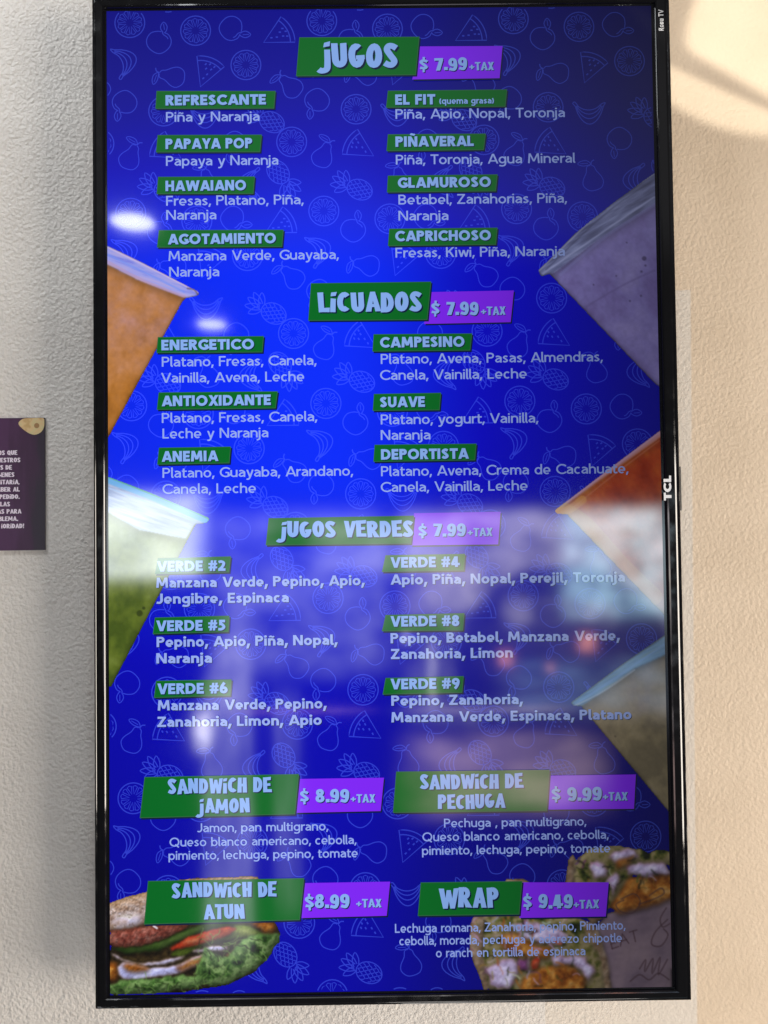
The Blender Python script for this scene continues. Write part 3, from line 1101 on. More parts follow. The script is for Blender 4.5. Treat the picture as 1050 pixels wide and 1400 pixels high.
WRAP = [
    ('paper', [(958, 1779), (1023, 1760), (1083, 1748), (1079, 1925), (963, 1924), (952, 1866), (933, 1806)]),
    ('tortilla', [(877, 1722), (884, 1678), (893, 1664), (899, 1678), (897, 1746), (958, 1779), (933, 1802), (877, 1746)]),
    ('tortilla', [(699, 1780), (765, 1710), (797, 1709), (811, 1717), (812, 1784), (719, 1783)]),
    ('greens', [(897, 1678), (928, 1654), (976, 1649), (1025, 1658), (1041, 1666), (1065, 1656), (1085, 1665), (1085, 1689), (1020, 1692), (982, 1747), (958, 1771), (895, 1758)]),
    ('golden', [(982, 1743), (999, 1711), (1040, 1708), (1084, 1705), (1083, 1752), (1038, 1768), (982, 1779), (960, 1767)]),
    ('cabbage', [(923, 1686), (939, 1677), (955, 1687), (961, 1707), (935, 1711)]),
    ('cabbage', [(976, 1659), (1013, 1654), (1020, 1672), (976, 1681), (963, 1671)]),
    ('cabbage', [(996, 1687), (1069, 1682), (1082, 1705), (1040, 1710), (999, 1705)]),
    ('cabbage', [(959, 1711), (979, 1699), (983, 1723), (966, 1743)]),
    ('golden', [(980, 1677), (1012, 1672), (1000, 1687), (975, 1695)]),
    ('greens', [(720, 1781), (901, 1786), (941, 1814), (952, 1866), (959, 1924), (725, 1920), (714, 1847)]),
    ('tortilla', [(693, 1795), (699, 1780), (722, 1781), (715, 1847), (727, 1920), (718, 1920), (690, 1846)]),
    ('tortilla', [(901, 1786), (933, 1798), (956, 1866), (963, 1924), (951, 1923), (944, 1866)]),
    ('golden', [(794, 1899), (827, 1880), (883, 1873), (915, 1901), (910, 1923), (786, 1921)]),
    ('golden', [(755, 1815), (796, 1812), (819, 1840), (852, 1841), (843, 1864), (779, 1859), (751, 1839)]),
    ('cabbage', [(720, 1878), (775, 1859), (786, 1879), (770, 1917), (733, 1916)]),
    ('cabbage', [(768, 1796), (808, 1792), (844, 1801), (884, 1817), (876, 1837), (827, 1832), (795, 1824)]),
    ('cabbage', [(847, 1856), (912, 1861), (935, 1889), (919, 1905), (891, 1873), (851, 1876)]),
    ('cabbage', [(803, 1860), (809, 1860), (806, 1888), (802, 1886)]),
    ('onion', [(785, 1863), (801, 1864), (802, 1884), (786, 1885)]),
    ('tomato', [(811, 1864), (827, 1860), (823, 1880), (810, 1884)]),
]

# ------------------------------------------------------------------ the television
SW, SH = 0.685, 0.685 * 16 / 9            # picture area, 1080 x 1920 dots
U = SW / 1080.0


def dot_at(ax, ay, layer=0.0):
    """a dot of the 1080 x 1920 picture, in metres; layer lifts it off the panel"""
    return (ax * U - SW / 2, -layer, SH / 2 - ay * U)


ROOT = (0.0, 0.0, -0.624)
tv = bpy.data.objects.new('television', None)
COL.objects.link(tv)
tv.location = ROOT
tag(tv, 'black flat-screen television hung upright on the wall, showing a blue juice menu', 'television')
OFF = tuple(-c for c in ROOT)

BX0, BX1, BZ0, BZ1 = -0.360, 0.365, -0.624, 0.6255      # outer edge of the bezel
black_gloss = simple_mat('black_gloss_plastic', (0.006, 0.006, 0.007), 0.06, 0.9)
black_matte = simple_mat('black_housing_plastic', (0.012, 0.012, 0.013), 0.45, 0.4)
# faint smudges on the gloss
nt, bs = nodes_of(black_gloss)
tcn = nt.nodes.new('ShaderNodeTexCoord')
nz = nt.nodes.new('ShaderNodeTexNoise')
nz.inputs['Scale'].default_value = 45
nz.inputs['Detail'].default_value = 5
nt.links.new(tcn.outputs['Object'], nz.inputs['Vector'])
nt.links.new(ramp_node(nt, nz.outputs[0], [(0.35, 0.045), (0.75, 0.16)]), bs.inputs['Roughness'])

bez = MB()
RINGS = ((0.0, 0.0100), (0.0, -0.0012), (0.03, -0.0024), (0.08, -0.0030), (0.14, -0.0031), (0.17, -0.0026), (0.21, -0.0027),
         (0.30, -0.0034), (0.66, -0.0037), (0.74, -0.0034), (0.80, -0.0024), (0.83, -0.0008), (0.84, 0.0006))
loops = []
for fr, y in RINGS:
    x0 = BX0 + (-SW / 2 - BX0) * fr
    x1 = BX1 + (SW / 2 - BX1) * fr
    z0 = BZ0 + (-SH / 2 - BZ0) * fr
    z1 = BZ1 + (SH / 2 - BZ1) * fr
    loops.append([(x0, y, z0), (x1, y, z0), (x1, y, z1), (x0, y, z1)])
for a, b in zip(loops, loops[1:]):
    for i in range(4):
        j = (i + 1) % 4
        bez.poly([a[i], a[j], b[j], b[i]])
bezel = bez.build('bezel', black_gloss, tv, OFF)


def box(mb, x0, x1, y0, y1, z0, z1, mat=0):
    p = [(x, y, z) for z in (z0, z1) for y in (y0, y1) for x in (x0, x1)]
    for q in ((0, 1, 3, 2), (4, 6, 7, 5), (0, 4, 5, 1), (2, 3, 7, 6), (0, 2, 6, 4), (1, 5, 7, 3)):
        mb.poly([p[i] for i in q], mat)


hb = MB()
box(hb, BX0 + .001, BX1 - .001, .0098, .016, BZ0 + .001, BZ1 - .001)
box(hb, BX0 + .05, BX1 - .012, .016, .042, BZ0 + .06, BZ1 - .06)
hb.build('back_housing', black_matte, tv, OFF)
mb = MB()
box(mb, -.20, .20, .042, WALL_Y, -.22, .22)
mb.build('wall_bracket', simple_mat('bracket_steel', (.05, .05, .05), .5), tv, OFF)
sb = MB()
box(sb, .345, .3685, .0035, .0115, -.0274, .0274)
box(sb, .3675, .3692, .0050, .0100, -.0250, .0250)
sb.build('sensor_module', simple_mat('sensor_plastic', (.075, .066, .055), .35), tv, OFF)

# ---- the lit panel
pb = MB()
pb.poly([(-SW / 2 - .0035, .0004, -SH / 2 - .0035), (SW / 2 + .0040, .0004, -SH / 2 - .0035), (SW / 2 + .0040, .0004, SH / 2 + .0035), (-SW / 2 - .0035, .0004, SH / 2 + .0035)])
pb.build('panel_border', simple_mat('panel_border_black', (.006, .006, .008), .14), tv, OFF)

SCREEN_ROUGH = 0.062


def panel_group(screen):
    """viewing-angle fall-off painted into the emission, by panel coordinates: Dim for the artwork, Blue for the ground colour"""
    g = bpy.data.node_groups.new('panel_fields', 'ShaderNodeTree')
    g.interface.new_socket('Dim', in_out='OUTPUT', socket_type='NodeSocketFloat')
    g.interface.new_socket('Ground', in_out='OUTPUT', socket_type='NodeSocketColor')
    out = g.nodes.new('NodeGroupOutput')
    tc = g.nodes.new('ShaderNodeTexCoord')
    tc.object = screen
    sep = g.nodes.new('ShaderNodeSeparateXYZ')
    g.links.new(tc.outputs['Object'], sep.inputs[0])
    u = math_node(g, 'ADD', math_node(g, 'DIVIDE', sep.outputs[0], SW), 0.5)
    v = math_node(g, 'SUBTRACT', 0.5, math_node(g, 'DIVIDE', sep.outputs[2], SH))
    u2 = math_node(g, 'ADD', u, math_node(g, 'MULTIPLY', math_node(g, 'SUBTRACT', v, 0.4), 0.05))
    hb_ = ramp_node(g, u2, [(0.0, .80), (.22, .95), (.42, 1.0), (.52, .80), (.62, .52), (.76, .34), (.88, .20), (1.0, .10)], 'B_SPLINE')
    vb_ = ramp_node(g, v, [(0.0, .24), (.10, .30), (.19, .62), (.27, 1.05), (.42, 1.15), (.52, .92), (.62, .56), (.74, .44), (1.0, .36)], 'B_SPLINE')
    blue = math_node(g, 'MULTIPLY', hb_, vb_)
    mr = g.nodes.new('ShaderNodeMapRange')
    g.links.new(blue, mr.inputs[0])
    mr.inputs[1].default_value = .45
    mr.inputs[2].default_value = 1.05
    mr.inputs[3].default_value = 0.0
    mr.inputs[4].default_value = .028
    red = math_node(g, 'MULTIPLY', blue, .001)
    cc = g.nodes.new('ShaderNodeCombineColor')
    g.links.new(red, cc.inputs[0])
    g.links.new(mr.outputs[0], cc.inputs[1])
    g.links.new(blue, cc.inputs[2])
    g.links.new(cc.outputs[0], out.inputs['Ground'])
    hd = ramp_node(g, u, [(0.0, .92), (.30, 1.0), (.52, .95), (.72, .62), (.86, .42), (1.0, .28)], 'B_SPLINE')  # darkening towards the right, seen at an angle, painted into the emission
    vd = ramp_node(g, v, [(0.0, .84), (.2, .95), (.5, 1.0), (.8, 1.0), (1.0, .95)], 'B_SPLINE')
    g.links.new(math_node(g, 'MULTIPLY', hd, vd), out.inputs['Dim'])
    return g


scr = MB()
scr.poly([dot_at(0, 1920), dot_at(1080, 1920), dot_at(1080, 0), dot_at(0, 0)])
ground_mat = bpy.data.materials.new('screen_ground_blue')
screen = scr.build('screen', ground_mat, tv, OFF)
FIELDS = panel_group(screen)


def screen_mat(name, color=None, ground=None, stops=None, scale=60, detail=4, kind='noise', distortion=0.0, strength=1.0, mat=None):
    """picture dots: own light in the shown colour behind a faintly matt front"""
    m = mat or bpy.data.materials.new(name)
    nt, b = nodes_of(m)
    b.inputs['Base Color'].default_value = (0.004, 0.004, 0.005, 1)
    b.inputs['Roughness'].default_value = SCREEN_ROUGH
    b.inputs['Specular IOR Level'].default_value = 1.0
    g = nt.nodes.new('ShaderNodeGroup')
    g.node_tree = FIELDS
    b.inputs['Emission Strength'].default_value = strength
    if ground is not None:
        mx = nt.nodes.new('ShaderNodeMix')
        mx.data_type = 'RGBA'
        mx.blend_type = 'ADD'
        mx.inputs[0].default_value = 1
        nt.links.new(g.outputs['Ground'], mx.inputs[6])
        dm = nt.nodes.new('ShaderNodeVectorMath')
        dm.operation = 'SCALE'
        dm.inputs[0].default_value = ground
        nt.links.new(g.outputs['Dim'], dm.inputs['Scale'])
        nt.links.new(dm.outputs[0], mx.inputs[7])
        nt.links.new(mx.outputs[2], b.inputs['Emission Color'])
        return m
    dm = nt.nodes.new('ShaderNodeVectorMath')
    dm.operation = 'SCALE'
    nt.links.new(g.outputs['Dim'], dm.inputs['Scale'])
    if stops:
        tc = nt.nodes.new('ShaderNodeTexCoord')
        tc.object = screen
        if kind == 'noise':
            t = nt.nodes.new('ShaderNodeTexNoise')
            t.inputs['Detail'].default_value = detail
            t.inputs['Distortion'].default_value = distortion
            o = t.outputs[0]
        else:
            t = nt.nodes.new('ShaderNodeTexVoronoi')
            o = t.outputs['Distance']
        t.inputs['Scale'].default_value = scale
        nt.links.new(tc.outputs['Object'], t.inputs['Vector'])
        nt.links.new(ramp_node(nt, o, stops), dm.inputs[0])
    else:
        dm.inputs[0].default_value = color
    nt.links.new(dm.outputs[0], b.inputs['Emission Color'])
    return m


screen_mat('', ground=(0, 0, 0), mat=ground_mat)
m_line = screen_mat('screen_fruit_lines', ground=(.026, .046, .26))
m_green = screen_mat('screen_green', lin(0, 106, 34))
m_green_rim = screen_mat('screen_green_rim', lin(46, 104, 62))
m_purple = screen_mat('screen_purple', lin(130, 38, 250))
m_text = screen_mat('screen_pale_blue', lin(152, 174, 242))
m_head = screen_mat('screen_heading_blue', lin(138, 178, 244))
m_shade = screen_mat('screen_dark', lin(4, 26, 60))

# ---- fruit drawings of the ground pattern
LINE = 2.2


def fruit_mesh(kind):
    p = Pen(LINE)
    if kind == 'orange_slice':
        p.arc(0, 0, 29.5, 29.5, 0, 360, n=30)
        for k in range(12):
            a0, a1 = math.radians(k * 30 + 4), math.radians(k * 30 + 26)
            am = (a0 + a1) / 2
            pts = [(8 * math.cos(am), 8 * math.sin(am)), (23 * math.cos(a0), 23 * math.sin(a0)), (24.5 * math.cos(am), 24.5 * math.sin(am)), (23 * math.cos(a1), 23 * math.sin(a1))]
            p.path(pts, LINE * .85, True)
    elif kind == 'apple':
        p.path(smooth_line([(6, 20), (-4, 21), (-18, 17), (-27, 3), (-25, -13), (-13, -25), (0, -30), (13, -26), (25, -14), (28, 0), (22, 13), (14, 17)], 3), None)
        p.path(smooth_line([(8, 22), (10, 14), (18, 8), (21, 3)], 3), LINE)
        p.path(smooth_line([(10, 18), (4, 30), (11, 42), (19, 32), (16, 20)], 3, True), None)
        p.path([(11, 38), (13, 24)], LINE * .8)
    elif kind == 'pear':
        p.path(smooth_line([(2, 27), (-7, 25), (-11, 12), (-22, -4), (-24, -18), (-13, -31), (2, -33), (17, -29), (24, -16), (21, -2), (13, 12), (10, 23)], 3, True), None)
        p.path(smooth_line([(4, 27), (7, 35), (14, 38)], 3), LINE * 1.2)
        p.path(smooth_line([(4, 31), (-4, 40), (-18, 41), (-26, 36), (-14, 29), (0, 29)], 3, True), None)
        p.path([(-2, 33), (-20, 36)], LINE * .8)
    elif kind == 'watermelon_slice':
        a = [math.radians(d) for d in range(62, 119, 7)]
        tip = (0, -30)
        R1, R2 = 62, 53
        P = lambda r, t: (tip[0] + r * math.cos(t), tip[1] + r * math.sin(t))
        p.path([tip] + [P(R1, t) for t in a], None, True)
        p.path([P(R2, t) for t in a], None)
        for x, y in ((-4, 6), (6, 8), (-8, 14), (2, -4), (10, 15), (0, 17), (-2, -14)):
            p.line(x, y, x + 2.2, y + 4, LINE * 1.3)
    elif kind == 'banana_bunch':
        for k, d in enumerate((-38, -27, -18, -10)):
            X0, X1, yt = -30 + k * 1.5, 29 - k * 2.5, 14 + k * .6
            n = 12
            p.path([(X0 + (X1 - X0) * i / n, yt + d * (4 * i / n * (1 - i / n)) ** .8) for i in range(n + 1)], None)
        p.path(smooth_line([(-30, 14), (-35, 20), (-31, 23), (-25, 16)], 3), None)
        p.path(smooth_line([(29, 14), (33, 21), (26, 19), (21, 15)], 3), None)
    else:
        p.path([(21 * math.cos(t), -16 + 27 * math.sin(t)) for t in [i * math.pi / 12 for i in range(24)]], None, True)
        for r in range(-3, 4):
            y = -16 + r * 7.2
            half = 21 * math.sqrt(max(0, 1 - ((y + 16) / 27) ** 2)) - 2
            n = max(1, int(half / 5))
            for k in range(-n, n + 1):
                x = (k + (.5 if r % 2 else 0)) * 9.2
                if abs(x) + 4 < half + 3:
                    p.path([(x - 4.4, y + 3), (x - 2.5, y - 1.5), (x, y - 3), (x + 2.5, y - 1.5), (x + 4.4, y + 3)], LINE * .8)
        for a in (-62, -34, -8, 20, 50):
            c, s = math.cos(math.radians(90 + a)), math.sin(math.radians(90 + a))
            L = 36 if abs(a) < 40 else 31
            f = lambda t, w_: (t * c - w_ * s, 11 + t * s + w_ * c)
            p.path(smooth_line([f(2, 5), f(L * .55, 7), f(L, 0), f(L * .6, -6), f(6, -5)], 3), None)
    k = {'apple': .88, 'pear': .84, 'banana_bunch': .95, 'pineapple': .95}.get(kind, 1.0)
    p.q = [[[(x * k, y * k) for x, y in poly] for poly in st] for st in p.q]
    return p


FRUIT = {}
PEN = {}
for k in ('orange_slice', 'apple', 'pear', 'watermelon_slice', 'banana_bunch', 'pineapple'):
    PEN[k] = fruit_mesh(k)
    mbk = MB()
    for i, st in enumerate(PEN[k].q):
        for poly in st:
            mbk.poly([(x * U, -(i % 7) * 6e-6, y * U) for x, y in poly])
    FRUIT[k] = mbk.mesh(k + '_drawing', [m_line])

TILE = (('orange_slice', 46, 24, 5), ('apple', 103, 60, 0), ('orange_slice', 176, 41, 18), ('apple', 249, 37, -95), ('watermelon_slice', 337, 52, -62),
        ('banana_bunch', 36, 100, 108), ('pear', 126, 132, 80), ('watermelon_slice', 196, 126, -22), ('orange_slice', 275, 111, 9), ('pear', 360, 152, 48),
        ('apple', 35, 186, 172), ('orange_slice', 112, 202, 14), ('banana_bunch', 194, 214, 0), ('pineapple', 312, 219, 62), ('orange_slice', 364, 266, 3),
        ('pear', 47, 290, -22), ('watermelon_slice', 120, 280, 58), ('apple', 252, 270, 178), ('pineapple', 346, 338, -142), ('pineapple', 103, 357, 68),
        ('banana_bunch', 280, 350, -88), ('pear', 196, 342, 12))
lay = 0.00012
for ty in range(-1, 6):
    for tx in range(-1, 4):
        for kind, ax, ay, rot in TILE:
            x, y = ax + tx * 380, ay + ty * 380.5
            if x < -30 or x > 1110 or y < -30 or y > 1950:
                continue
            nm = kind + '_drawing'
            if 46 < x < 1034 and 46 < y < 1874:
                o = link(nm, FRUIT[kind], screen, dot_at(x, y, lay))
                o.rotation_euler = (0, -math.radians(rot), 0)
            else:                                  # cut off by the edge of the picture
                mbk = MB()
                c, s = math.cos(math.radians(rot)), math.sin(math.radians(rot))
                for i, st in enumerate(PEN[kind].q):
                    for poly in st:
                        q = [(x + px * c - py * s, y - (px * s + py * c)) for px, py in poly]
                        if all(0 <= a <= 1080 and 0 <= b <= 1920 for a, b in q):
                            mbk.poly([dot_at(a, b, lay + (i % 7) * 6e-6) for a, b in q])
                if mbk.f:
                    mbk.build(nm, m_line, screen)

# ---- pictures of cups and food, painted dot by dot into point colours
import numpy as np


def vnoise(X, Y, scale, octaves=4, seed=0, rough=.55):
    """fractal value noise, 0..1"""
    out = np.zeros_like(X)
    amp, tot, f = 1.0, 0.0, 1.0 / scale
    for o in range(octaves):
        x, y = X * f + 17.3 * o + seed * 3.7, Y * f - 9.1 * o + seed * 5.9
        xi, yi = np.floor(x), np.floor(y)
        tx, ty = x - xi, y - yi
        tx, ty = tx * tx * (3 - 2 * tx), ty * ty * (3 - 2 * ty)

        def hsh(a, b):
            h = np.sin(a * 127.1 + b * 311.7 + seed * 74.7 + o * 13.1) * 43758.5453
            return h - np.floor(h)
        n = (hsh(xi, yi) * (1 - tx) + hsh(xi + 1, yi) * tx) * (1 - ty) + (hsh(xi, yi + 1) * (1 - tx) + hsh(xi + 1, yi + 1) * tx) * ty
        out += n * amp
        tot += amp
        amp *= rough
        f *= 2.03
    return out / tot


def blur(A, r):
    r = int(round(r))
    if r < 1:
        return A
    for _ in range(2):
        for ax in (0, 1):
            P = np.pad(A, [(r, r) if i == ax else (0, 0) for i in range(2)], mode='edge')
            c = np.cumsum(P, axis=ax)
            c = np.concatenate([np.zeros_like(np.take(c, [0], ax)), c], ax)
            n = 2 * r + 1
            A = (np.take(c, range(n, c.shape[ax]), ax) - np.take(c, range(0, c.shape[ax] - n), ax)) / n
    return A


class Canvas:
    def __init__(self, x0, y0, x1, y1, step=1.5):
        x0, x1, y0, y1 = max(0, x0), min(1080, x1), max(0, y0), min(1920, y1)
        self.nx, self.ny = int((x1 - x0) / step) + 1, int((y1 - y0) / step) + 1
        self.x, self.y = np.linspace(x0, x1, self.nx), np.linspace(y0, y1, self.ny)
        self.X, self.Y = np.meshgrid(self.x, self.y)
        self.C = np.zeros((self.ny, self.nx, 3))
        self.A = np.zeros((self.ny, self.nx))
        self.step = step
        self.seed = 0

    def mask(self, P, amp=0.0, size=9.0):
        self.seed += 1
        X, Y = self.X, self.Y
        if amp:
            X = X + amp * 2 * (vnoise(X, Y, size, 3, self.seed) - .5)
            Y = Y + amp * 2 * (vnoise(self.X, self.Y, size, 3, self.seed + 50) - .5)
        inside = np.zeros(X.shape, bool)
        n = len(P)
        for i in range(n):
            (ax, ay), (bx, by) = P[i], P[(i + 1) % n]
            if ay == by:
                continue
            c = (ay > Y) != (by > Y)
            inside ^= c & (X < (bx - ax) * (Y - ay) / (by - ay) + ax)
        return inside.astype(float)

    def ramp(self, t, cols):
        t = np.clip(t, 0, 1) * (len(cols) - 1)
        i = np.clip(t.astype(int), 0, len(cols) - 2)
        f = (t - i)[..., None]
        c = np.array(cols, float)
        return c[i] * (1 - f) + c[i + 1] * f

    def put(self, M, col, a=1.0):
        M = (M * a)[..., None]
        self.C = self.C * (1 - M) + col * M
        self.A = np.maximum(self.A, M[..., 0])

    def piece(self, P, cols, scale=14, octaves=5, amp=2.0, size=9.0, round_=4, relief=1.0, grain=.5, shadow=.55, edge=None, soft=1, ridged=False, contrast=1.6, drop=3):
        """one morsel: warped outline, mottled colour, rounded and lit from upper left, with its shadow on what lies below"""
        M = self.mask(P, amp, size)
        S = blur(M, soft)
        if shadow:
            sh = np.roll(np.roll(blur(M, drop), drop, 0), drop // 2, 1)
            self.C *= (1 - shadow * sh * (1 - S))[..., None]
        n = vnoise(self.X, self.Y, scale, octaves, self.seed)
        if ridged:
            n = 1 - np.abs(2 * n - 1) * 1.4
        t = (n - .5) * contrast + .5
        col = self.ramp(t, cols)
        R = blur(M, round_)
        if edge is not None:
            e = np.clip((1 - R) * 2.0, 0, 1)[..., None] * .9
            col = col * (1 - e) + np.array(edge, float) * e
        h = R * round_ * 2.2 + vnoise(self.X, self.Y, scale * .45, 3, self.seed + 9) * grain * 6
        gy, gx = np.gradient(h)
        lit = np.clip(1 + relief * (.16 * gx + .26 * gy), .35, 1.7)
        self.put(S, np.clip(col * lit[..., None], 0, 255))
        return M

    def stroke(self, pts, w, col, a=1.0, soft=1):
        D = np.full(self.X.shape, 1e9)
        for (ax, ay), (bx, by) in zip(pts, pts[1:]):
            dx, dy = bx - ax, by - ay
            t = np.clip(((self.X - ax) * dx + (self.Y - ay) * dy) / (dx * dx + dy * dy + 1e-9), 0, 1)
            D = np.minimum(D, np.hypot(self.X - ax - t * dx, self.Y - ay - t * dy))
        M = np.clip((w / 2 + soft - D) / (2 * soft), 0, 1) * (self.A > .4)
        self.put(M, np.array(col, float), a)

    def build(self, name, layer, parent, mat, keep=None):
        A = self.A if keep is None else keep
        X, Y = self.X.ravel(), self.Y.ravel()
        V = np.stack([X * U - SW / 2, np.full(X.shape, -layer), SH / 2 - Y * U], 1)
        idx = np.arange(self.nx * self.ny).reshape(self.ny, self.nx)
        a, b, c, d = idx[:-1, :-1], idx[1:, :-1], idx[1:, 1:], idx[:-1, 1:]
        Q = np.stack([a, b, c, d], -1)
        ok = (A[:-1, :-1] + A[1:, :-1] + A[1:, 1:] + A[:-1, 1:]) / 4 > .5
        Q = Q[ok]
        used = np.unique(Q)
        new = np.full(self.nx * self.ny, -1)
        new[used] = np.arange(len(used))
        me = bpy.data.meshes.new(name)
        me.from_pydata(V[used].tolist(), [], new[Q].tolist())
        c = np.clip(self.C.reshape(-1, 3)[used] / 255, 0, 1)
        c = np.where(c <= .04045, c / 12.92, ((c + .055) / 1.055) ** 2.4)
        at = me.color_attributes.new('picture', 'FLOAT_COLOR', 'POINT')
        at.data.foreach_set('color', np.concatenate([c, np.ones((len(c), 1))], 1).ravel())
        me.materials.append(mat)
        me.update()
        return link(name, me, parent)


def picture_material():
    m = bpy.data.materials.new('screen_picture')
    nt, b = nodes_of(m)
    b.inputs['Base Color'].default_value = (.004, .004, .005, 1)
    b.inputs['Roughness'].default_value = SCREEN_ROUGH
    b.inputs['Specular IOR Level'].default_value = 1.0
    b.inputs['Emission Strength'].default_value = 1.0
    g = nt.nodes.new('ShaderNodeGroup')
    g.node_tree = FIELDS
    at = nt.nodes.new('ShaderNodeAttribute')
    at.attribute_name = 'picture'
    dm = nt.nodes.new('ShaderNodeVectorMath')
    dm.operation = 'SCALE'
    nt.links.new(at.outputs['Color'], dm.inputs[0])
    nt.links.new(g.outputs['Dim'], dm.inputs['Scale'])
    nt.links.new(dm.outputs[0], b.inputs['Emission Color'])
    return m


m_picture = picture_material()
SL = 0.00022
rnd = random.Random(5)


def cup(name, body, lip, inner, cols, lip_cols, froth, axis, bubbles=(), seed=0, tip=None):
    xs = [p[0] for p in body + lip]
    ys = [p[1] for p in body + lip]
    cv = Canvas(min(xs), min(ys) - 2, max(xs), max(ys) + 2)
    cv.seed = seed
    X, Y = cv.X, cv.Y
    M = cv.mask(body)
    # light falls across the cup and along it; faint upright streaks and a frothy top
    (ox, oy), (dx, dy) = axis
    L = math.hypot(dx, dy)
    s = ((X - ox) * dx + (Y - oy) * dy) / L           # along the cup, from its mouth
    c = (-(X - ox) * dy + (Y - oy) * dx) / L          # across it
    n = vnoise(s * .35, c, 26, 5, seed + 2)
    n2 = vnoise(X, Y, 60, 4, seed + 5)
    t = .5 + (n - .5) * .7 + (n2 - .5) * 1.7 - s / 620 + .06
    col = cv.ramp(t, cols)
    fr = np.clip(1 - np.abs(s - froth[0]) / froth[1], 0, 1) * (vnoise(X, Y, 22, 5, seed + 7) * 1.1)
    col = col * (1 - fr[..., None] * .75) + np.array(froth[2], float) * fr[..., None] * .75
    fine = 1 + .12 * (vnoise(X, Y, 7, 3, seed + 8) - .5)
    edge = 1 - .45 * np.clip(1 - blur(M, 4) * 1.0, 0, .5) * 2 * .5
    cv.put(blur(M, 1), np.clip(col * (fine * edge)[..., None], 0, 255))
    for bx, by, r in bubbles:
        D = np.hypot(X - bx, Y - by)
        cv.put(np.clip((r + 1.2 - D) / 2.4, 0, 1), np.array(cols[0], float) * .62, .75)
    ML = cv.mask(lip)
    sh = np.roll(blur(ML, 5), 6, 0)
    cv.C *= (1 - .28 * sh * (1 - ML))[..., None]
    tl = vnoise(s * 2.2, c * .25, 12, 4, seed + 11)
    lc = cv.ramp((tl - .5) * 1.7 + .5, lip_cols)
    cv.put(blur(ML, 1), lc)
    for pts, w, colr, a in inner:
        cv.stroke(smooth_line(pts, 6), w, colr, a, 1.4)
    return cv.build(name, SL, screen, m_picture)


cup('orange_juice_cup_picture', [(-5, 480), (60, 512), (158, 571), (147, 581), (0, 848), (-5, 850)],
    [(-5, 466), (60, 498), (179, 562), (177, 570), (156, 574), (140, 569), (60, 537), (-5, 503)],
    [([(0, 472), (80, 512), (177, 563)], 3.0, (214, 190, 236), .9), ([(0, 500), (70, 538), (150, 571)], 5, (196, 156, 190), .6), ([(157, 555), (170, 558), (177, 568)], 3, (96, 84, 110), .8), ([(0, 486), (80, 526), (150, 562)], 4, (120, 150, 250), .6)],
    [(146, 90, 30), (178, 114, 46), (192, 128, 70), (198, 140, 104)], [(126, 132, 232), (160, 164, 240), (186, 172, 226)], (90, 130, (186, 140, 150)), ((90, 540), (-70, 200)), seed=3)
cup('green_juice_cup_picture', [(-5, 940), (172, 1016), (4, 1332), (-5, 1332)],
    [(-5, 922), (80, 955), (196, 1006), (193, 1014), (182, 1018), (168, 1018), (150, 1046), (60, 1028), (-5, 990)],
    [([(0, 930), (80, 962), (190, 1011)], 13, (104, 176, 236), .9), ([(0, 924), (80, 957), (196, 1008)], 2.4, (90, 176, 130), .9), ([(0, 945), (80, 976), (170, 1014)], 2.5, (150, 190, 240), .7)],
    [(70, 88, 26), (96, 112, 36), (116, 130, 60), (140, 150, 90)], [(120, 140, 190), (160, 176, 214), (186, 200, 226)], (70, 110, (170, 184, 160)), ((90, 980), (-80, 220)), ((60, 1190, 6), (68, 1180, 3)), seed=8)
cup('banana_shake_cup_picture', [(1085, 385), (960, 464), (868, 534), (1066, 748), (1085, 765)],
    [(1085, 332), (1000, 392), (920, 455), (846, 528), (852, 540), (880, 531), (960, 472), (1085, 394)],
    [([(1078, 338), (980, 405), (848, 528)], 2.4, (190, 196, 236), .7), ([(1078, 350), (980, 417), (862, 526)], 2.0, (70, 74, 110), .6), ([(1078, 384), (970, 456), (856, 534)], 3.0, (184, 190, 240), .7), ([(1078, 400), (980, 462), (890, 536)], 6, (150, 150, 220), .4), ([(940, 600), (1010, 560), (1075, 530)], 4, (112, 100, 160), .5)],
    [(126, 112, 180), (138, 128, 198), (148, 138, 204), (158, 150, 214)], [(92, 96, 136), (118, 124, 172), (150, 158, 208)], (60, 70, (150, 140, 214)), ((960, 440), (90, 160)),
    ((1056, 506, 4.5), (1058, 520, 2), (1050, 532, 2.2), (1022, 474, 1.6), (955, 557, 1.6), (1048, 580, 2), (1026, 590, 2), (1000, 540, 1.4)), seed=12)
cup('carrot_juice_cup_picture', [(1085, 846), (1000, 908), (870, 1002), (876, 1008), (894, 1008), (1085, 1212)],
    [(1085, 842), (1000, 904), (870, 1000), (872, 1004), (1000, 914), (1085, 856)],
    [([(1078, 850), (990, 914), (872, 1001)], 3.0, (210, 170, 220), .8), ([(1078, 866), (990, 930), (905, 996)], 2.0, (220, 140, 120), .6), ([(885, 1000), (930, 1030), (1000, 1110), (1060, 1170)], 34, (206, 170, 70), .45), ([(880, 1002), (900, 998), (925, 980)], 16, (226, 160, 70), .6)],
    [(150, 44, 18), (176, 62, 26), (196, 86, 32), (206, 120, 44)], [(190, 140, 160), (206, 150, 150)], (120, 60, (206, 130, 60)), ((960, 930), (80, 150)), seed=17)
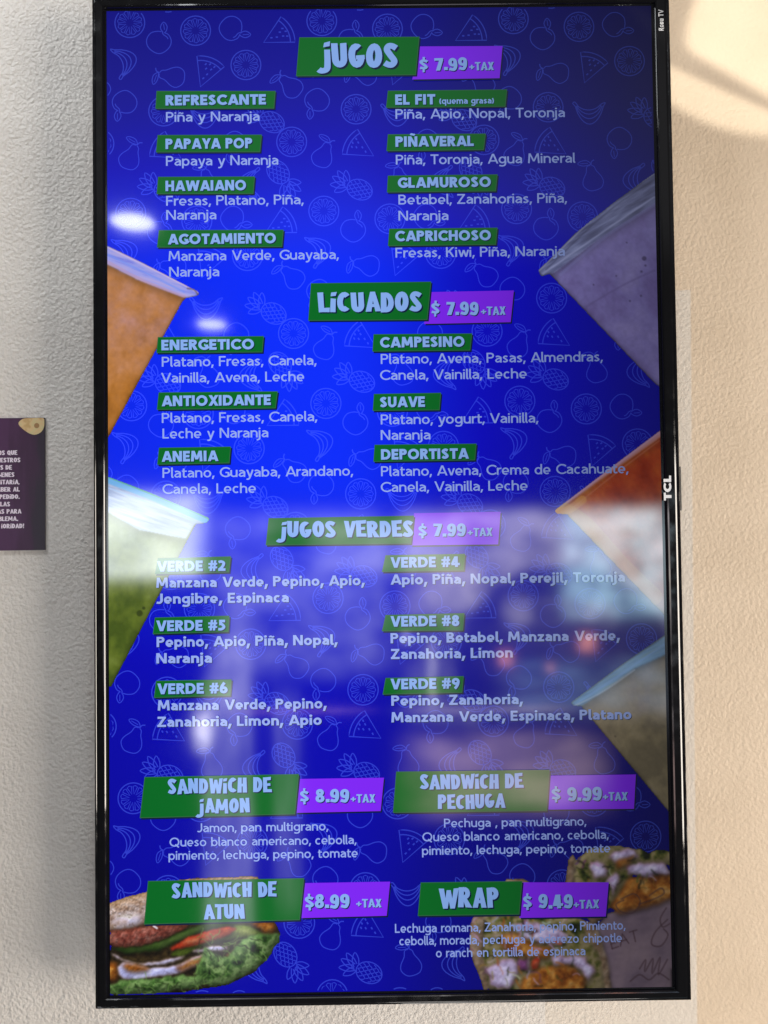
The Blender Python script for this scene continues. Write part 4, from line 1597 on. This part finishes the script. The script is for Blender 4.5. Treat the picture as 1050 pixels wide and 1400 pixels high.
cup('pale_green_juice_cup_picture', [(1085, 1280), (960, 1336), (912, 1378), (1077, 1582), (1085, 1592)],
    [(1085, 1242), (1000, 1298), (896, 1372), (899, 1381), (916, 1380), (960, 1352), (1020, 1310), (1085, 1282)],
    [([(1078, 1247), (990, 1306), (897, 1373)], 3.0, (96, 104, 120), .7), ([(1078, 1264), (1000, 1316), (905, 1376)], 4.0, (130, 170, 230), .6), ([(1020, 1312), (960, 1352), (902, 1380)], 2.4, (186, 196, 216), .7)],
    [(116, 106, 84), (140, 128, 100), (150, 138, 120), (150, 138, 136)], [(96, 130, 170), (120, 160, 200), (130, 160, 170)], (60, 70, (166, 150, 120)), ((990, 1320), (80, 160)), ((952, 1402, 1.6), (980, 1440, 1.6)), seed=23)

# ---- the sandwich
LOOK = {
    'crumb': dict(cols=[(22, 18, 8), (48, 36, 18), (70, 56, 28)], scale=10, shadow=0, amp=1.5),
    'bread': dict(cols=[(92, 66, 50), (136, 108, 92), (158, 134, 122), (182, 162, 156), (206, 194, 200)], scale=9, octaves=5, amp=1.5, round_=9, relief=.8, grain=.9, contrast=1.5, edge=(150, 118, 84)),
    'pale': dict(cols=[(150, 120, 96), (186, 170, 180), (206, 204, 236)], scale=22, amp=4, round_=5, shadow=0, soft=4),
    'ham': dict(cols=[(86, 36, 30), (122, 62, 52), (148, 92, 82), (170, 120, 112)], scale=12, amp=2.5, round_=6, grain=.8, edge=(84, 40, 28)),
    'cucumber': dict(cols=[(26, 42, 12), (52, 80, 24), (88, 116, 50), (120, 140, 80)], scale=30, amp=2, round_=5, edge=(24, 40, 10)),
    'avocado': dict(cols=[(70, 86, 18), (112, 126, 40), (138, 150, 74), (160, 168, 100)], scale=16, amp=2, round_=5, edge=(60, 78, 16)),
    'tomato': dict(cols=[(124, 40, 20), (160, 72, 42), (180, 108, 72), (196, 146, 112)], scale=16, amp=2, round_=4, edge=(150, 40, 20)),
    'cheese': dict(cols=[(130, 118, 150), (176, 176, 226), (200, 202, 250), (214, 214, 255)], scale=20, amp=2, round_=2, edge=(150, 130, 130)),
    'golden': dict(cols=[(84, 38, 8), (140, 78, 20), (180, 122, 50), (206, 166, 110)], scale=16, amp=3, round_=4, grain=.6, edge=(120, 66, 20), soft=2),
    'lettuce': dict(cols=[(10, 22, 6), (24, 46, 14), (44, 74, 28), (70, 100, 48), (112, 138, 84)], scale=24, octaves=4, amp=6, size=14, round_=6, relief=1.3, grain=.7, ridged=True, contrast=1.25, edge=(70, 98, 50)),
    'tortilla': dict(cols=[(96, 74, 54), (134, 112, 92), (160, 142, 126)], scale=14, amp=2, round_=5, grain=.6),
    'greens': dict(cols=[(20, 24, 8), (44, 54, 18), (78, 84, 34), (110, 104, 56), (136, 124, 90)], scale=24, amp=4, round_=5, relief=.9, grain=.5, ridged=True),
    'cabbage': dict(cols=[(120, 96, 130), (176, 158, 200), (206, 196, 236), (224, 218, 250)], scale=16, amp=5, size=9, round_=3, relief=1.0, grain=.5, edge=(140, 110, 130)),
    'onion': dict(cols=[(84, 34, 74), (130, 74, 130)], scale=12, amp=3),
    'paper': dict(cols=[(108, 92, 110), (126, 108, 124), (142, 122, 134)], scale=50, amp=1, relief=.7, grain=.5, shadow=0),
}
SHRED = {'cabbage': (206, 198, 240), 'golden': (186, 120, 46), 'greens': (86, 96, 40), 'onion': (120, 64, 110), 'lettuce': (110, 146, 72), 'dark': (24, 28, 10)}


def curl(cv, x, y, n, step, wob, w, col, a):
    ang = rnd.uniform(0, 6.28)
    P = [(x, y)]
    for _ in range(n):
        ang += rnd.uniform(-wob, wob)
        P.append((P[-1][0] + step * math.cos(ang), P[-1][1] + step * math.sin(ang)))
    cv.stroke(smooth_line(P, 3), w, col, a, 1.2)


cv = Canvas(0, 1690, 335, 1920)
for k, P in SANDWICH:
    cv.piece(P, **LOOK[k])
# seeds and toast marks on the bread, frills on the leaves, crumbs
for _ in range(60):
    x, y = rnd.uniform(2, 120), rnd.uniform(1735, 1790)
    curl(cv, x, y, 1, 2.0, 1, 1.6, rnd.choice(((92, 66, 48), (226, 216, 220))), .5)
for _ in range(90):
    x, y = (rnd.uniform(165, 322), rnd.uniform(1812, 1905)) if rnd.random() < .7 else (rnd.uniform(4, 180), rnd.uniform(1897, 1918))
    if y > 1912 - max(0, x - 190) * .68 and x > 190:
        continue
    curl(cv, x, y, 5, 4.5, .8, rnd.uniform(1.0, 2.6), SHRED['lettuce'] if rnd.random() < .65 else SHRED['dark'], rnd.uniform(.35, .8))
cv.stroke([(84, 1790), (90, 1794)], 4, (230, 225, 240), .9)
cv.build('sandwich_picture', SL, screen, m_picture)

# ---- the wrap
cv = Canvas(648, 1650, 1080, 1920)
for k, P in WRAP:
    cv.piece(P, **LOOK[k])
for _ in range(130):
    if rnd.random() < .62:
        x, y = rnd.uniform(690, 890), rnd.uniform(1775, 1916)
    else:
        x, y = rnd.uniform(885, 1070), rnd.uniform(1662, 1740)
    k = rnd.choice(('cabbage', 'cabbage', 'golden', 'golden', 'greens', 'onion', 'dark'))
    curl(cv, x, y, 3, 5, .7, rnd.uniform(1.2, 4.2), tuple(c * rnd.uniform(.7, 1.05) for c in SHRED[k]), rnd.uniform(.4, .85))
for ch_ in range(3):
    cv.C[..., ch_] = .35 * cv.C[..., ch_] + .65 * blur(cv.C[..., ch_], 1)
INK = (70, 48, 56)
for P in ([(1020, 1762), (1050, 1752), (1068, 1742), (1062, 1732), (1040, 1746)], [(1072, 1770), (1060, 1790), (1064, 1806), (1078, 1800)], [(1074, 1792), (1050, 1815), (1042, 1838), (1060, 1842), (1074, 1822), (1066, 1810)],
          [(985, 1752), (1010, 1742), (1022, 1758), (1008, 1778), (985, 1776), (975, 1762), (990, 1754)],
          [(1018, 1885), (1030, 1868), (1028, 1890), (1044, 1866), (1042, 1894), (1058, 1864), (1054, 1896), (1072, 1868)],
          [(1000, 1908), (1018, 1896), (1036, 1906), (1054, 1894), (1074, 1906)]):
    cv.stroke(smooth_line(P, 5), 2.6, INK, .62, 1.3)
for P in ([(966, 1846), (962, 1828), (975, 1824)], [(964, 1837), (973, 1834)], [(966, 1846), (978, 1842)], [(982, 1841), (986, 1818), (998, 1836)], [(984, 1832), (994, 1829)], [(1000, 1815), (1014, 1811)], [(1007, 1813), (1011, 1833)]):
    cv.stroke(P, 2.2, INK, .75, 1.2)
cv.build('wrap_picture', SL, screen, m_picture)


# ---- green and purple banners
BL = 0.00080
for i, (k, *c) in enumerate(BANNERS):
    q = [(c[0], c[1]), (c[2], c[3]), (c[4], c[5]), (c[6], c[7])]
    mbk = MB()
    z = BL + (0 if k == 'p' else 5e-5)
    cx, cy = sum(a for a, _ in q) / 4, sum(b for _, b in q) / 4
    # dark cast edge drawn in the artwork, the fill, and the thin paler rim
    mbk.poly([dot_at(a + 2.5, b + 3, z - 2e-5) for a, b in reversed(q)], 2)
    mbk.poly([dot_at(a, b, z) for a, b in reversed(q)], 0)
    for j in range(4):
        a, b = q[j], q[(j + 1) % 4]
        L = math.hypot(b[0] - a[0], b[1] - a[1])
        nx, ny = -(b[1] - a[1]) / L * 1.6, (b[0] - a[0]) / L * 1.6
        mbk.poly([dot_at(*p, z + 1e-5 + j * 4e-6) for p in (a, b, (b[0] + nx, b[1] + ny), (a[0] + nx, a[1] + ny))], 1)
    if k == 'g':
        mbk.build('heading_banner', [m_green, m_green_rim, m_shade], screen)
    else:
        mbk.build('price_banner', [m_purple, m_purple, m_shade], screen)

# ---- the menu's words
TL = 0.00105
STYLE = {'h': ('sans', .245, 20.6, m_head, 1.7), 'b': ('sans', .138, 19.4, m_text, 0), 'B': ('sans', .205, 19.6, m_text, 1.2), 's': ('sans', .138, 16.8, m_text, 0), 'q': ('sans', .18, 12.6, m_head, 1.0)}
for i, (txt, st, x0, yb, width) in enumerate(TEXTS):
    if isinstance(st, str):
        kind, wt, size, mat, sh = STYLE[st]
        wonk = 0
    else:
        kind, wt, size, mat, sh, wonk = 'chunky', .248, st, m_head, st * .07, 1.0
        if txt == '+TAX':
            wt, wonk = .22, .5
    strips, tw = lay_text(txt, kind, wt, wonk, seed=i + 3)
    sx = width / tw
    mbk = MB()
    if sh:
        for k, s in enumerate(strips):
            for poly in s:
                mbk.poly([dot_at(x0 + x * sx + sh, yb - y * size + sh, TL - 6e-5 + (k % 5) * 6e-6) for x, y in poly], 1)
    for k, s in enumerate(strips):
        for poly in s:
            mbk.poly([dot_at(x0 + x * sx, yb - y * size, TL + (k % 5) * 6e-6) for x, y in poly], 0)
    nm = 'item_heading' if st in ('h', 'q') else 'item_description' if isinstance(st, str) else 'price_lettering' if ('$' in txt or 'TAX' in txt) else 'section_heading'
    mbk.build(nm, [mat, m_shade] if sh else [mat], screen)


# ---- maker's lettering on the bezel
def upright_lettering(name, txt, weight, x0, x1, z0, z1, y, mat, parent, wonk=0, kind='sans', loc=OFF):
    """lettering turned a quarter, reading upwards; x0..x1 across the letters, z0..z1 along them"""
    strips, tw = lay_text(txt, kind, weight)
    b = MB()
    for k, s in enumerate(strips):
        for poly in s:
            b.poly([(x1 - (x1 - x0) * py, y - (k % 5) * 6e-6, z0 + (z1 - z0) * px / tw) for px, py in poly])
    return b.build(name, mat, parent, loc)


m_logo = simple_mat('logo_white', (.80, .79, .80), .35)
m_logo2 = simple_mat('logo_grey', (.45, .45, .47), .4)
upright_lettering('maker_lettering', 'TCL', .27, .3440, .3535, -.0150, .0158, -.00375, m_logo, tv)
upright_lettering('platform_lettering', 'Roku TV', .20, .3502, .3566, .5745, .6015, -.00375, m_logo2, tv)

# ------------------------------------------------------------------ the notice on the left
pm = bpy.data.materials.new('notice_print')
nt, b = nodes_of(pm)
tc = nt.nodes.new('ShaderNodeTexCoord')
mp = nt.nodes.new('ShaderNodeMapping')
mp.inputs['Scale'].default_value = (60, 1, 14)
nt.links.new(tc.outputs['Object'], mp.inputs['Vector'])
nz = nt.nodes.new('ShaderNodeTexNoise')
nz.inputs['Scale'].default_value = 1.0
nz.inputs['Detail'].default_value = 6
nt.links.new(mp.outputs[0], nz.inputs['Vector'])
sep = nt.nodes.new('ShaderNodeSeparateXYZ')
nt.links.new(tc.outputs['Object'], sep.inputs[0])
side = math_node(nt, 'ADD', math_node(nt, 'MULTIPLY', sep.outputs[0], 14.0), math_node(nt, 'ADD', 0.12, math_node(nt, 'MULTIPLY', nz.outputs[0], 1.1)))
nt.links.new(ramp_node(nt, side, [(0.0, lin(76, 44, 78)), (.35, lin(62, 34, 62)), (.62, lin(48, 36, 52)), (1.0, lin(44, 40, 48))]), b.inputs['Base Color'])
b.inputs['Roughness'].default_value = .38
NX, NZ = -0.4481, 0.0197
notice = bpy.data.objects.new('notice', None)
COL.objects.link(notice)
notice.location = (NX - .13, WALL_Y, -0.0677)
tag(notice, 'dark purple printed notice with pale capitals stuck to the wall beside the television', 'notice')
NO = tuple(-c for c in notice.location)
nb = MB()
box(nb, -.262, 0, -.0014, 0.0012, -.0874, .0873)
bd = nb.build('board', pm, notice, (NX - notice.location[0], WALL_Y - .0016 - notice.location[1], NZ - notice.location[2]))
m_note = simple_mat('notice_lettering_pale', lin(226, 214, 228), .45)
FRONT = WALL_Y - .0031
LINES = (('OS QUE', 23.9, 0), ('UESTROS', 28, 0), ('S DE', 16.5, 0), ('GENES', 19.8, 0), ('NiTARiA,', 27, 0), ('ABER AL', 27, 0), ('PEDiDO.', 27, 0), ('LAS', 13.8, 0), ('AS PARA', 29.5, 0), ('BLEMA.', 24.8, 0), ('iORiDAD!', 33, 0))
for i, (txt, rx, _) in enumerate(LINES):
    strips, tw = lay_text(txt, 'chunky', .235, .3, seed=i)
    xr = -.4838 + (rx - 24) * .000964
    zb = .0582 - i * .00967
    k_ = .0059
    mbk = MB()
    for k, s in enumerate(strips):
        for poly in s:
            mbk.poly([(xr + (x - tw) * k_ * 1.28, FRONT - .00012 - (k % 5) * 6e-6, zb + y * k_) for x, y in poly])
    mbk.build('notice_lettering', m_note, notice, NO)
mush = bpy.data.materials.new('notice_mushroom_print')
nt, b = nodes_of(mush)
tc = nt.nodes.new('ShaderNodeTexCoord')
nz = nt.nodes.new('ShaderNodeTexNoise')
nz.inputs['Scale'].default_value = 120
nt.links.new(tc.outputs['Object'], nz.inputs['Vector'])
nt.links.new(ramp_node(nt, nz.outputs[0], [(.3, lin(196, 160, 108)), (.5, lin(214, 184, 136)), (.7, lin(206, 190, 140))]), b.inputs['Base Color'])
b.inputs['Roughness'].default_value = .4
mb2 = MB()
q = smooth_line([(-.4824, .0987), (-.4770, .1055), (-.4660, .1066), (-.4500, .1066), (-.4484, .0968), (-.4522, .0885), (-.4613, .0845), (-.4719, .0885)], 4, True)
q = [(min(x, NX - .0002), min(z, .1068)) for x, z in q]
mb2.poly([(x, FRONT - .0001, z) for x, z in q], 0)
mb2.poly([(-.4585 + .0035 * math.cos(t), FRONT - .00013, .0965 + .0036 * math.sin(t)) for t in [i * math.pi / 6 for i in range(12)]], 1)
mb2.build('mushroom_print', [mush, simple_mat('notice_mushroom_dark', lin(160, 122, 80), .4)], notice, NO)
